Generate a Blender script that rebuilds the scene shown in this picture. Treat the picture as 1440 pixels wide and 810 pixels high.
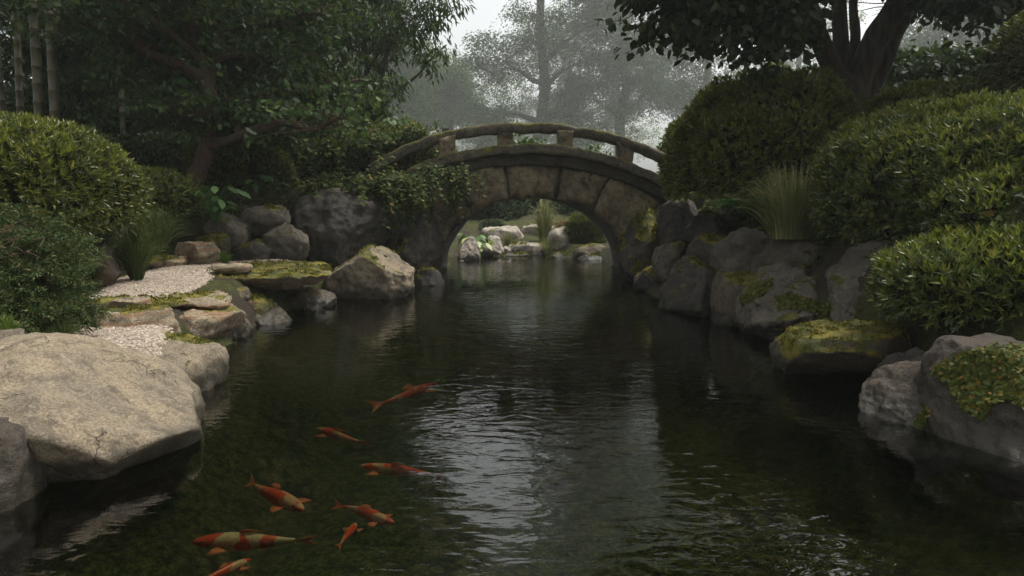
import bpy, bmesh, math, random
import numpy as np
from mathutils import Vector

# ------------------------------------------------------------------ start: scene, camera, sky, sun, exposure
for o in list(bpy.data.objects):
    bpy.data.objects.remove(o)
SC = bpy.context.scene
COL = SC.collection
R = math.radians

CAM_H, FPX = 1.7, 1000.0            # eye above the water, focal length in pixels of the 1440 wide photo
TILT = math.atan(0.11)
cam_data = bpy.data.cameras.new('camera')
cam_data.sensor_width = 36.0
cam_data.lens = 36.0 * FPX / 1440.0
cam_data.clip_end = 1000
cam = bpy.data.objects.new('camera', cam_data)
COL.objects.link(cam)
cam.location = (0, 0, CAM_H)
cam.rotation_euler = (math.pi / 2 - TILT, 0, 0)
SC.camera = cam

SUN_EL, SUN_AZ = 64.0, 66.0         # azimuth measured from +Y towards +X: the light comes from the far right
world = bpy.data.worlds.new('World')
SC.world = world
world.use_nodes = True
wn, wl = world.node_tree.nodes, world.node_tree.links
wn.clear()
sky = wn.new('ShaderNodeTexSky')
sky.sky_type = 'NISHITA'
sky.sun_disc = False
sky.sun_elevation = R(SUN_EL)
sky.sun_rotation = R(SUN_AZ)
sky.air_density = 1.0
sky.dust_density = 6.0
sky.ozone_density = 1.0
hs = wn.new('ShaderNodeHueSaturation')
hs.inputs['Saturation'].default_value = 0.12       # an overcast, white sky
bg = wn.new('ShaderNodeBackground')
bg.inputs['Strength'].default_value = 0.11
wo = wn.new('ShaderNodeOutputWorld')
wl.new(sky.outputs[0], hs.inputs['Color'])
wl.new(hs.outputs[0], bg.inputs['Color'])
wl.new(bg.outputs[0], wo.inputs['Surface'])

sun_data = bpy.data.lights.new('sun', 'SUN')
sun_data.energy = 1.5
sun_data.angle = R(10)
sun_data.color = (1.0, 0.93, 0.82)
sun = bpy.data.objects.new('sun', sun_data)
COL.objects.link(sun)
_d = Vector((math.sin(R(SUN_AZ)) * math.cos(R(SUN_EL)), math.cos(R(SUN_AZ)) * math.cos(R(SUN_EL)), math.sin(R(SUN_EL))))
sun.rotation_euler = _d.to_track_quat('Z', 'Y').to_euler()

SC.view_settings.view_transform = 'Standard'
SC.view_settings.look = 'None'
SC.view_settings.exposure = 1.2
SC.view_settings.gamma = 1.0
SC.view_settings.use_curve_mapping = False
SC.render.engine = 'CYCLES'
cy = SC.cycles
cy.use_denoising = True
try:
    cy.denoiser = 'OPENIMAGEDENOISE'
    cy.denoising_input_passes = 'RGB_ALBEDO_NORMAL'
    cy.denoising_prefilter = 'ACCURATE'
except Exception:
    pass
cy.max_bounces = 9
cy.diffuse_bounces = 5
cy.glossy_bounces = 3
cy.transmission_bounces = 5
cy.transparent_max_bounces = 8
cy.volume_bounces = 1
cy.sample_clamp_indirect = 6.0
cy.use_adaptive_sampling = False

# ------------------------------------------------------------------ picture -> place
CT, ST = math.cos(TILT), math.sin(TILT)


def ray(px, py):
    u, v = (px - 720) / FPX, (405 - py) / FPX
    return np.array((u, CT + v * ST, -ST + v * CT))


def P(px, py, d):
    """point of the place seen at a photo pixel, d metres ahead"""
    r = ray(px, py)
    return np.array((0, 0, CAM_H)) + r * (d / r[1])


def G(px, py, z=0.0):
    """point of the level plane z seen at a photo pixel"""
    r = ray(px, py)
    return np.array((0, 0, CAM_H)) + r * ((z - CAM_H) / r[2])


# ------------------------------------------------------------------ numpy noise
_rs = np.random.RandomState(7)
_perm = np.concatenate([_rs.permutation(256)] * 3)
_grad = _rs.normal(size=(256, 3))
_grad /= np.linalg.norm(_grad, axis=1)[:, None]


def pnoise(p):
    p = np.asarray(p, float)
    i = np.floor(p).astype(int)
    f = p - i
    w = f * f * f * (f * (f * 6 - 15) + 10)
    i &= 255
    out = np.zeros(len(p))
    for dx in (0, 1):
        for dy in (0, 1):
            for dz in (0, 1):
                h = _perm[_perm[_perm[(i[:, 0] + dx) & 255] + ((i[:, 1] + dy) & 255)] + ((i[:, 2] + dz) & 255)]
                g = _grad[h]
                v = g[:, 0] * (f[:, 0] - dx) + g[:, 1] * (f[:, 1] - dy) + g[:, 2] * (f[:, 2] - dz)
                out += v * (w[:, 0] if dx else 1 - w[:, 0]) * (w[:, 1] if dy else 1 - w[:, 1]) * (w[:, 2] if dz else 1 - w[:, 2])
    return out * 1.6


def fbm(p, octs=4, gain=0.5, lac=2.03):
    a, s, out = 1.0, 1.0, 0
    for k in range(octs):
        out = out + a * pnoise(p * s + 17.3 * k)
        a *= gain
        s *= lac
    return out


def sstep(a, b, x):
    t = np.clip((x - a) / (b - a), 0, 1)
    return t * t * (3 - 2 * t)


# ------------------------------------------------------------------ mesh helpers
def raw_mesh(name, verts, faces, k=None):
    """verts (N,3); faces (M,k) array of equal sized faces, or a list of such arrays"""
    me = bpy.data.meshes.new(name)
    if isinstance(faces, np.ndarray):
        faces = [faces]
    faces = [f for f in faces if len(f)]
    nl = sum(f.size for f in faces)
    npoly = sum(len(f) for f in faces)
    me.vertices.add(len(verts))
    me.vertices.foreach_set('co', np.asarray(verts, np.float32).ravel())
    me.loops.add(nl)
    me.loops.foreach_set('vertex_index', np.concatenate([f.ravel() for f in faces]).astype(np.int32))
    me.polygons.add(npoly)
    tot = np.concatenate([np.full(len(f), f.shape[1], np.int32) for f in faces])
    me.polygons.foreach_set('loop_start', np.concatenate([[0], np.cumsum(tot)[:-1]]).astype(np.int32))
    me.polygons.foreach_set('loop_total', tot)
    me.update(calc_edges=True)
    return me


def obj(name, me, mat, parent=None, loc=None, smooth=False):
    o = bpy.data.objects.new(name, me)
    COL.objects.link(o)
    if mat is not None:
        me.materials.append(mat)
    if parent is not None:
        o.parent = parent
    if loc is not None:
        o.location = loc
    if smooth:
        me.polygons.foreach_set('use_smooth', np.ones(len(me.polygons), bool))
        me.update()
    return o


def tag(o, label=None, cat=None, group=None, kind=None):
    if label:
        o['label'] = label
    if cat:
        o['category'] = cat
    if group:
        o['group'] = group
    if kind:
        o['kind'] = kind
    return o


def empty(name, loc, label, cat, group=None):
    o = bpy.data.objects.new(name, None)
    o.empty_display_size = 0.2
    COL.objects.link(o)
    o.location = tuple(loc)
    return tag(o, label, cat, group)


class Acc:
    """collects vertices and faces of one mesh"""

    def __init__(s):
        s.v, s.f, s.n = [], {}, 0

    def add(s, v, f):
        v = np.asarray(v, float)
        f = np.asarray(f, int)
        s.v.append(v)
        s.f.setdefault(f.shape[1], []).append(f + s.n)
        s.n += len(v)

    def mesh(s, name, origin=(0, 0, 0)):
        v = np.concatenate(s.v) - np.asarray(origin, float)
        return raw_mesh(name, v, [np.concatenate(x) for x in s.f.values()])


def tube(acc, pts, rad, sides=8, cap=True):
    pts = np.asarray(pts, float)
    n = len(pts)
    rad = np.broadcast_to(np.asarray(rad, float), (n,))
    t = np.gradient(pts, axis=0)
    t /= np.linalg.norm(t, axis=1)[:, None] + 1e-9
    ref = np.array((0.31, 0.93, 0.2))
    if abs(t[0] @ ref) > 0.85:
        ref = np.array((0.95, 0.1, 0.3))
    a = np.cross(t, ref)
    a /= np.linalg.norm(a, axis=1)[:, None] + 1e-9
    b = np.cross(t, a)
    ang = np.arange(sides) * 2 * math.pi / sides
    ring = (np.cos(ang)[None, :, None] * a[:, None, :] + np.sin(ang)[None, :, None] * b[:, None, :]) * rad[:, None, None] + pts[:, None, :]
    v = ring.reshape(-1, 3)
    i = np.arange(n - 1)[:, None] * sides
    j = np.arange(sides)[None, :]
    j2 = (j + 1) % sides
    f = np.stack([i + j, i + j2, i + sides + j2, i + sides + j], -1).reshape(-1, 4)
    acc.add(v, f)
    if cap:
        tip = pts[-1] + t[-1] * rad[-1] * 0.5
        acc.add(np.concatenate([ring[-1], [tip]]), np.stack([np.arange(sides), (np.arange(sides) + 1) % sides, np.full(sides, sides)], -1))


def spline(pts, n):
    """smooth polyline through the given points"""
    pts = np.asarray(pts, float)
    m = len(pts)
    if m == 2:
        t = np.linspace(0, 1, n)[:, None]
        return pts[0] * (1 - t) + pts[1] * t
    q = np.concatenate([[2 * pts[0] - pts[1]], pts, [2 * pts[-1] - pts[-2]]])
    out = []
    for t in np.linspace(0, m - 1 - 1e-6, n):
        i = int(t)
        f = t - i
        p0, p1, p2, p3 = q[i:i + 4]
        out.append(0.5 * (2 * p1 + (p2 - p0) * f + (2 * p0 - 5 * p1 + 4 * p2 - p3) * f * f + (3 * p1 - p0 - 3 * p2 + p3) * f ** 3))
    return np.array(out)


def unit(v):
    return v / (np.linalg.norm(v, axis=-1, keepdims=True) + 1e-9)


def leaf_arrays(pos, axis, nrm, length, width, shape='kite', fold=0.12, bend=0.12):
    """many separate leaves: returns verts, faces"""
    n = len(pos)
    axis = unit(axis)
    side = unit(np.cross(axis, nrm))
    up = np.cross(side, axis)
    L = np.broadcast_to(length, (n,))[:, None]
    W = np.broadcast_to(width, (n,))[:, None]
    if shape == 'kite':
        v = np.stack([pos, pos + axis * L * .42 + side * W * .5 + up * W * fold, pos + axis * L - up * L * bend,
                      pos + axis * L * .42 - side * W * .5 + up * W * fold], 1)
        base = np.arange(n)[:, None] * 4
        f = np.concatenate([base + np.array([[0, 1, 2]]), base + np.array([[0, 2, 3]])])
        return v.reshape(-1, 3), f
    # oval with a midrib: base, l1, l2, tip, r2, r1, mid
    mid = pos + axis * L * .5 - up * W * fold * .6
    v = np.stack([pos, pos + axis * L * .22 + side * W * .42, pos + axis * L * .58 + side * W * .46 - up * L * bend * .3,
                  pos + axis * L - up * L * bend, pos + axis * L * .58 - side * W * .46 - up * L * bend * .3,
                  pos + axis * L * .22 - side * W * .42, mid], 1)
    base = np.arange(n)[:, None] * 7
    f = np.concatenate([base + np.array([[0, 1, 6]]), base + np.array([[1, 2, 6]]), base + np.array([[2, 3, 6]]),
                        base + np.array([[3, 4, 6]]), base + np.array([[4, 5, 6]]), base + np.array([[5, 0, 6]])])
    return v.reshape(-1, 3), f


def rnd_dirs(rs, n):
    return unit(rs.normal(size=(n, 3)))


def moss_mask(me, v, moss, seed):
    n = np.empty(len(me.vertices) * 3, np.float32)
    me.vertices.foreach_get('normal', n)
    n = n.reshape(-1, 3)
    m = .6 * fbm(v * 1.7 + seed * 4.1, 4, .55) + .9 * n[:, 2] - (1.15 - 3.2 * moss)
    m = sstep(-.08, .22, m) if moss > .02 else np.zeros(len(v))
    a = me.attributes.new('moss_cover', 'FLOAT', 'POINT')
    a.data.foreach_set('value', m.astype(np.float32))
    return m


def moss_tufts(parent, v, f, mk, d, seed):
    rs = np.random.RandomState(seed + 900)
    if f.shape[1] == 4:
        f = np.concatenate([f[:, [0, 1, 2]], f[:, [0, 2, 3]]])
    a, b, c = v[f[:, 0]], v[f[:, 1]], v[f[:, 2]]
    cr = np.cross(b - a, c - a)
    ar = np.linalg.norm(cr, axis=1) / 2
    nr = unit(cr)
    w = ar * sstep(.45, .9, mk[f].mean(1)) * (nr[:, 2] > .05)
    s = max(.6, d / 8)
    n = int(min(7000, w.sum() * 5200 / s ** 2))
    if n < 20:
        return
    k = rs.choice(len(f), n, p=w / w.sum())
    r1, r2 = rs.uniform(size=(2, n, 1))
    q = np.sqrt(r1)
    p = a[k] * (1 - q) + b[k] * q * (1 - r2) + c[k] * q * r2
    cov = sstep(-.1, .5, pnoise(p * 9 / s + seed))
    p, k, cov = p[cov > .1], k[cov > .1], cov[cov > .1]
    ax = nr[k] + rs.normal(size=p.shape) * .55
    ln = s * rs.uniform(.012, .030, len(p)) * (.5 + cov)
    vv, ff = leaf_arrays(p - nr[k] * .004, ax, rnd_dirs(rs, len(p)), ln, ln * .5)
    tag(obj('moss', raw_mesh('moss', vv, ff), M['moss_tuft'], parent), kind='stuff')




# ------------------------------------------------------------------ materials
class NT:
    def __init__(s, name):
        s.m = bpy.data.materials.new(name)
        s.m.use_nodes = True
        s.t = s.m.node_tree
        s.t.nodes.clear()
        s.out = s.t.nodes.new('ShaderNodeOutputMaterial')

    def n(s, typ, **kw):
        nd = s.t.nodes.new(typ)
        for k, v in kw.items():
            setattr(nd, k, v)
        return nd

    def l(s, a, b):
        s.t.links.new(a, b)

    def val(s, sock, v):
        if hasattr(v, 'links') or hasattr(v, 'is_output'):
            s.l(v, sock)
        else:
            sock.default_value = v

    def math(s, op, a, b=0.0, c=None, clamp=False):
        nd = s.n('ShaderNodeMath', operation=op, use_clamp=clamp)
        s.val(nd.inputs[0], a)
        s.val(nd.inputs[1], b)
        if c is not None:
            s.val(nd.inputs[2], c)
        return nd.outputs[0]

    def mix(s, f, a, b):
        nd = s.n('ShaderNodeMix', data_type='RGBA')
        s.val(nd.inputs[0], f)
        s.val(nd.inputs[6], a if hasattr(a, 'links') else (*a, 1) if len(a) == 3 else a)
        s.val(nd.inputs[7], b if hasattr(b, 'links') else (*b, 1) if len(b) == 3 else b)
        return nd.outputs[2]

    def noise(s, scale, detail=4, rough=0.55, vec=None, out=0, dist=0.0):
        nd = s.n('ShaderNodeTexNoise')
        nd.inputs['Scale'].default_value = scale
        nd.inputs['Detail'].default_value = detail
        nd.inputs['Roughness'].default_value = rough
        nd.inputs['Distortion'].default_value = dist
        if vec is not None:
            s.l(vec, nd.inputs['Vector'])
        return nd.outputs[out]

    def ramp(s, f, stops):
        nd = s.n('ShaderNodeValToRGB')
        e = nd.color_ramp.elements
        while len(e) < len(stops):
            e.new(0.5)
        for k, (p, c) in enumerate(stops):
            e[k].position = p
            e[k].color = (*c, 1) if len(c) == 3 else c
        s.l(f, nd.inputs[0])
        return nd.outputs[0]

    def rng(s, v, a, b, c=0.0, d=1.0):
        nd = s.n('ShaderNodeMapRange', interpolation_type='SMOOTHSTEP')
        s.val(nd.inputs[0], v)
        nd.inputs[1].default_value = a
        nd.inputs[2].default_value = b
        nd.inputs[3].default_value = c
        nd.inputs[4].default_value = d
        return nd.outputs[0]

    def coord(s, which='Object', scale=None):
        o = s.n('ShaderNodeTexCoord').outputs[which]
        if scale is None:
            return o
        mp = s.n('ShaderNodeMapping')
        mp.inputs['Scale'].default_value = scale
        s.l(o, mp.inputs['Vector'])
        return mp.outputs[0]

    def attr(s, name):
        nd = s.n('ShaderNodeAttribute', attribute_type='OBJECT', attribute_name=name)
        return nd.outputs['Fac']

    def bump(s, h, strength, dist):
        nd = s.n('ShaderNodeBump')
        nd.inputs['Strength'].default_value = strength
        nd.inputs['Distance'].default_value = dist
        s.l(h, nd.inputs['Height'])
        return nd.outputs[0]

    def bsdf(s, color, rough=0.8, normal=None, spec=0.3):
        b = s.n('ShaderNodeBsdfPrincipled')
        s.val(b.inputs['Base Color'], color if hasattr(color, 'links') else (*color, 1))
        s.val(b.inputs['Roughness'], rough)
        b.inputs['Specular IOR Level'].default_value = spec
        if normal is not None:
            s.l(normal, b.inputs['Normal'])
        return b.outputs[0]

    def done(s, sh):
        s.l(sh, s.out.inputs['Surface'])
        return s.m


def leaf_mat(name, stops, trans=0.28, rough=0.5, spec=0.3, patch=None):
    t = NT(name)
    g = t.n('ShaderNodeNewGeometry')
    rnd = g.outputs['Random Per Island']
    c = t.ramp(rnd, stops)
    if patch is not None:            # whole sprays of another hue (new growth, autumn tint)
        nz = t.rng(t.noise(patch[1], 2, .5, t.coord('Object')), patch[2], patch[2] + .15)
        c = t.mix(t.math('MULTIPLY', nz, patch[3]), c, patch[0])
    d = t.bsdf(c, rough, None, spec)
    tr = t.n('ShaderNodeBsdfTranslucent')
    t.l(t.mix(0.35, c, (0.10, 0.16, 0.02)), tr.inputs['Color'])
    m = t.n('ShaderNodeMixShader')
    m.inputs[0].default_value = trans
    t.l(d, m.inputs[1])
    t.l(tr.outputs[0], m.inputs[2])
    return t.done(m.outputs[0])


def bark_mat(name, c1, c2, scale=1.0, moss=0.0):
    t = NT(name)
    co = t.coord('Object', (9 * scale, 9 * scale, 1.6 * scale))
    n1 = t.noise(1.6, 6, .65, co)
    n2 = t.noise(14, 4, .6, t.coord('Object'))
    c = t.mix(t.rng(n1, .35, .65), c1, c2)
    c = t.mix(t.math('MULTIPLY', n2, .35), c, tuple(x * .45 for x in c1))
    if moss:
        c = t.mix(t.math('MULTIPLY', t.rng(t.noise(2.2, 4, .6, t.coord('Object')), .48, .62), moss), c, (.055, .065, .02))
    nb = t.bump(t.math('ADD', n1, t.math('MULTIPLY', n2, .25)), 0.9, 0.05)
    return t.done(t.bsdf(c, .85, nb, .2))


MOSS_A, MOSS_B = (.055, .062, .011), (.22, .18, .028)


def rock_mat(name, c1, c2, c3, layered=False, lichen=(.36, .35, .30), lich=.35, bump=.03):
    """c1/c2 the two big tones, c3 the dark speckle; obj['moss'] sets how far moss has spread"""
    t = NT(name)
    oi = t.n('ShaderNodeObjectInfo')
    va = t.n('ShaderNodeVectorMath', operation='ADD')
    t.l(t.coord('Object'), va.inputs[0])
    vs = t.n('ShaderNodeVectorMath', operation='SCALE')
    t.l(oi.outputs['Location'], vs.inputs[0])
    vs.inputs[3].default_value = 3.7
    t.l(vs.outputs[0], va.inputs[1])
    co = va.outputs[0]
    big = t.noise(1.7, 5, .6, co, dist=.6)
    mid = t.noise(7, 6, .65, co)
    fine = t.noise(60, 3, .7, co)
    c = t.mix(t.rng(big, .36, .64), c1, c2)
    c = t.mix(t.rng(mid, .50, .72, 0, .75), c, c3)
    c = t.mix(t.rng(t.noise(11, 5, .7, co), .56, .66, 0, lich), c, lichen)
    c = t.mix(t.rng(fine, .40, .62, .55, 0), c, tuple(x * .6 for x in c3))
    vc = t.n('ShaderNodeTexVoronoi', feature='DISTANCE_TO_EDGE')
    vc.inputs['Scale'].default_value = 1.9
    wv = t.n('ShaderNodeVectorMath', operation='ADD')
    ws = t.n('ShaderNodeVectorMath', operation='SCALE')
    t.l(t.noise(3.5, 4, .65, co, out=1), ws.inputs[0])
    ws.inputs[3].default_value = .45
    t.l(co, wv.inputs[0])
    t.l(ws.outputs[0], wv.inputs[1])
    t.l(wv.outputs[0], vc.inputs['Vector'])
    crack = t.math('MULTIPLY', t.rng(vc.outputs['Distance'], .0, .022, 1, 0), t.rng(t.noise(2.1, 3, .5, co), .50, .60))
    c = t.mix(t.math('MULTIPLY', crack, .4), c, tuple(x * .35 for x in c3))
    c = t.mix(t.rng(t.noise(4.2, 5, .7, co, dist=1.2), .50, .64, 0, .65), c, tuple(x * .75 for x in c3))
    if layered:
        mp = t.n('ShaderNodeMapping')
        mp.inputs['Scale'].default_value = (1.2, 1.2, 16)
        t.l(co, mp.inputs['Vector'])
        st = t.noise(1.3, 5, .6, mp.outputs[0])
        c = t.mix(t.rng(st, .45, .62, 0, .7), c, (.16, .075, .035))
        c = t.mix(t.rng(st, .30, .42, .7, 0), c, (.025, .022, .016))
    # moss where the stone faces up
    g = t.n('ShaderNodeNewGeometry')
    sp = t.n('ShaderNodeSeparateXYZ')
    t.l(g.outputs['Normal'], sp.inputs[0])
    sz = t.n('ShaderNodeSeparateXYZ')
    t.l(g.outputs['Position'], sz.inputs[0])
    mo = t.n('ShaderNodeAttribute', attribute_type='GEOMETRY', attribute_name='moss_cover').outputs['Fac']
    mk = t.math('ADD', mo, t.math('MULTIPLY', t.math('SUBTRACT', t.noise(19, 4, .65, co), .5), 1.1))
    mk = t.math('MULTIPLY', t.rng(mk, .42, .62), t.rng(mo, .02, .3))
    mossc = t.mix(t.rng(t.noise(5, 4, .6, co), .38, .66), MOSS_A, MOSS_B)
    mossc = t.mix(t.rng(t.noise(90, 2, .6, co), .4, .65, .5, 0), mossc, (.012, .016, .004))
    c = t.mix(mk, c, mossc)
    # algae stain along the waterline
    wz = t.math('ADD', sz.outputs[2], t.math('MULTIPLY', mid, -.30))
    wet = t.rng(wz, -.06, .14, 1, 0)
    c = t.mix(t.math('MULTIPLY', wet, .8), c, (.020, .018, .011))
    h = t.math('ADD', t.math('ADD', t.math('MULTIPLY', mid, 1.3), t.math('MULTIPLY', crack, -.8)), t.math('MULTIPLY', fine, .25))
    h = t.math('ADD', h, t.math('MULTIPLY', mk, t.math('MULTIPLY', t.noise(120, 2, .6, co), .5)))
    nb = t.bump(h, .8, bump)
    ro = t.math('ADD', t.math('MULTIPLY', wet, -.35), .82)
    return t.done(t.bsdf(c, ro, nb, .3))


M = {}
M['tan_rock'] = rock_mat('tan_granite', (.262, .208, .138), (.185, .152, .108), (.075, .062, .045), lichen=(.33, .285, .21), lich=.4)
M['grey_rock'] = rock_mat('grey_granite', (.15, .128, .098), (.085, .073, .057), (.034, .030, .024), lichen=(.23, .20, .155), lich=.35)
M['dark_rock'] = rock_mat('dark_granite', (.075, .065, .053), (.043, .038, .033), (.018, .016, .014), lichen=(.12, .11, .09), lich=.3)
M['brown_rock'] = rock_mat('brown_granite', (.155, .122, .085), (.088, .071, .052), (.036, .030, .023), lichen=(.22, .19, .145), lich=.3)
M['shaded_umber_rock'] = rock_mat('shaded_umber_granite', (.078, .060, .043), (.044, .035, .027), (.018, .015, .012), lichen=(.12, .10, .075), lich=.3)  # brown stone, colour deepened to stand in for shrub shade on the right boulders
M['ledge_rock'] = rock_mat('layered_ledge_stone', (.33, .27, .18), (.22, .18, .12), (.075, .06, .042), layered=True, lich=.45)
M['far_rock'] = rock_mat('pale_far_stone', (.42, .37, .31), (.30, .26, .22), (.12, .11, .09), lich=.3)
M['bridge_stone'] = rock_mat('weathered_bridge_stone', (.33, .255, .155), (.14, .112, .072), (.035, .029, .022), lichen=(.32, .26, .18), lich=.5, bump=.05)
M['bridge_dark'] = rock_mat('dark_bridge_stone', (.085, .07, .054), (.05, .042, .034), (.02, .017, .014), lichen=(.12, .10, .08), lich=.3, bump=.04)  # darker stone tone for the bridge body, cornice, cap and foot boulders
M['bridge_slab'] = rock_mat('mossy_deck_stone', (.16, .135, .09), (.10, .085, .058), (.035, .03, .022), lichen=(.2, .18, .12), lich=.4, bump=.03)

M['azalea_leaf'] = leaf_mat('azalea_leaf', [(0, (.026, .048, .009)), (.45, (.055, .086, .013)), (.78, (.105, .125, .018)), (1, (.20, .20, .032))], .28, .36, .5)
M['azalea_bright'] = leaf_mat('bright_azalea_leaf', [(0, (.040, .060, .010)), (.5, (.085, .105, .014)), (.85, (.15, .155, .020)), (1, (.25, .23, .035))], .32, .4, .5)
M['young_leaf'] = leaf_mat('young_azalea_leaf', [(0, (.075, .10, .012)), (.5, (.14, .155, .018)), (.85, (.21, .21, .03)), (1, (.30, .27, .05))], .35, .38, .45)
M['azalea_gold'] = leaf_mat('golden_azalea_leaf', [(0, (.030, .046, .008)), (.5, (.062, .076, .011)), (.85, (.11, .115, .016)), (1, (.19, .17, .025))], .3, .38, .5)
M['azalea_rust'] = leaf_mat('rust_tipped_azalea_leaf', [(0, (.03, .05, .010)), (.55, (.06, .08, .014)), (.85, (.11, .11, .02)), (.95, (.20, .08, .02)), (1, (.26, .07, .02))], .25, .45, .4)
M['twig'] = NT('dark_twigs').done(None) if False else None
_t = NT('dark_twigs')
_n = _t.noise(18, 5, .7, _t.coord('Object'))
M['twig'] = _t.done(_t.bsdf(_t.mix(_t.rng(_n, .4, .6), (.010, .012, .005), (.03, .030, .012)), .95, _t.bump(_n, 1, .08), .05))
M['moss_tuft'] = leaf_mat('moss_tuft', [(0, (.045, .052, .009)), (.5, (.11, .105, .016)), (.85, (.20, .17, .026)), (1, (.27, .19, .035))], .2, .7, .1)
M['juniper_leaf'] = leaf_mat('juniper_needle', [(0, (.022, .045, .014)), (.5, (.040, .070, .020)), (.85, (.075, .095, .026)), (1, (.15, .12, .045))], .15, .6, .2)
M['maple_leaf'] = leaf_mat('maple_leaf', [(0, (.018, .038, .015)), (.6, (.034, .064, .023)), (.92, (.07, .11, .030)), (1, (.11, .15, .045))], .3, .55, .2)
M['dark_leaf'] = leaf_mat('dark_evergreen_leaf', [(0, (.018, .034, .014)), (.7, (.035, .058, .024)), (1, (.065, .09, .04))], .22, .5, .25)
M['broad_leaf'] = leaf_mat('broad_dark_leaf', [(0, (.020, .034, .016)), (.7, (.035, .055, .026)), (1, (.06, .085, .04))], .25, .5, .22)
M['far_leaf'] = leaf_mat('mist_paled_leaf', [(0, (.085, .115, .055)), (.6, (.125, .155, .078)), (1, (.16, .185, .10))], .55, .45, .4)  # leaf colour paled so that part of the mist is painted in
M['bamboo_leaf'] = leaf_mat('bamboo_leaf', [(0, (.025, .045, .014)), (.7, (.05, .08, .022)), (1, (.09, .12, .03))], .3, .45, .4)
M['ivy_leaf'] = leaf_mat('creeper_leaf', [(0, (.022, .040, .012)), (.55, (.045, .066, .016)), (.88, (.07, .09, .02)), (.95, (.13, .12, .03)), (1, (.16, .10, .03))], .25, .65, .12)
M['cover_leaf'] = leaf_mat('ground_cover_leaf', [(0, (.030, .045, .010)), (.6, (.065, .080, .014)), (.88, (.12, .11, .02)), (.97, (.17, .09, .02)), (1, (.2, .18, .08))], .2, .6, .12)
M['grass'] = leaf_mat('dark_grass_blade', [(0, (.025, .042, .010)), (.6, (.05, .075, .016)), (1, (.10, .115, .03))], .3, .5, .3)
M['pale_grass'] = leaf_mat('pale_grass_blade', [(0, (.10, .12, .04)), (.6, (.20, .205, .08)), (1, (.40, .35, .17))], .35, .5, .3)
M['bright_grass'] = leaf_mat('fresh_grass_blade', [(0, (.05, .095, .012)), (.6, (.09, .15, .02)), (1, (.14, .19, .04))], .35, .5, .3)
M['red_grass'] = leaf_mat('rusty_grass_blade', [(0, (.12, .075, .03)), (.6, (.2, .11, .05)), (1, (.26, .17, .08))], .3, .6, .3)
M['fern'] = leaf_mat('fern_frond', [(0, (.025, .075, .018)), (.6, (.045, .115, .028)), (1, (.07, .15, .04))], .35, .5, .3)
M['big_leaf'] = leaf_mat('broad_green_leaf', [(0, (.03, .07, .018)), (.6, (.06, .12, .03)), (1, (.11, .18, .055))], .35, .4, .4)
M['hosta_leaf'] = leaf_mat('variegated_leaf', [(0, (.04, .10, .02)), (.45, (.06, .13, .03)), (.6, (.32, .36, .13)), (1, (.42, .42, .20))], .3, .45, .3)
M['red_bark'] = bark_mat('reddish_bark', (.095, .054, .040), (.042, .028, .023), 1.0, .3)
M['dark_bark'] = bark_mat('dark_furrowed_bark', (.075, .056, .042), (.030, .023, .019), .9)
M['grey_bark'] = bark_mat('grey_bark', (.11, .095, .075), (.06, .052, .042), .8, .3)
M['dead_twig'] = bark_mat('bare_twig', (.13, .085, .05), (.07, .045, .03), 2)


def make_bamboo_mat():
    t = NT('bamboo_culm')
    n = t.noise(3, 4, .6, t.coord('Object', (2, 2, .6)))
    c = t.mix(t.rng(n, .35, .65), (.105, .095, .055), (.058, .058, .032))
    return t.done(t.bsdf(c, .45, None, .4))


M['bamboo'] = make_bamboo_mat()


def make_ground_mat():
    t = NT('mossy_ground')
    co = t.coord('Object')
    n1 = t.noise(.9, 6, .6, co)
    n2 = t.noise(9, 5, .65, co)
    n3 = t.noise(70, 3, .6, co)
    soil = t.mix(t.rng(n2, .4, .65), (.055, .042, .028), (.025, .020, .014))
    moss = t.mix(t.rng(n2, .35, .6), (.030, .040, .010), (.075, .078, .018))
    land = t.mix(t.rng(n1, .40, .56), soil, moss)
    land = t.mix(t.rng(n3, .4, .62, .6, 0), land, (.010, .010, .006))
    # the pond bed: silt, brown stones and tufts of green weed
    v = t.n('ShaderNodeTexVoronoi', feature='F1')
    v.inputs['Scale'].default_value = 7.5
    v.inputs['Randomness'].default_value = 1
    wob = t.n('ShaderNodeVectorMath', operation='ADD')
    sc = t.n('ShaderNodeVectorMath', operation='SCALE')
    t.l(t.noise(3, 4, .6, co, out=1), sc.inputs[0])
    sc.inputs[3].default_value = .35
    t.l(co, wob.inputs[0])
    t.l(sc.outputs[0], wob.inputs[1])
    t.l(wob.outputs[0], v.inputs['Vector'])
    stones = t.mix(t.rng(v.outputs['Distance'], .25, .75), (.16, .13, .06), (.022, .024, .012))
    weed = t.mix(t.rng(t.noise(16, 5, .7, co), .38, .64), (.014, .020, .006), (.125, .125, .03))
    bed = t.mix(t.rng(t.noise(1.3, 5, .6, co), .36, .58), stones, weed)
    bed = t.mix(t.rng(t.noise(45, 3, .6, co), .40, .6, .6, 0), bed, (.008, .009, .005))
    g = t.n('ShaderNodeNewGeometry')
    sz = t.n('ShaderNodeSeparateXYZ')
    t.l(g.outputs['Position'], sz.inputs[0])
    c = t.mix(t.rng(sz.outputs[2], -.06, .05), bed, land)
    nb = t.bump(t.math('ADD', n2, t.math('MULTIPLY', n3, .4)), 1, .07)
    return t.done(t.bsdf(c, .9, nb, .2))


M['ground'] = make_ground_mat()


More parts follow.
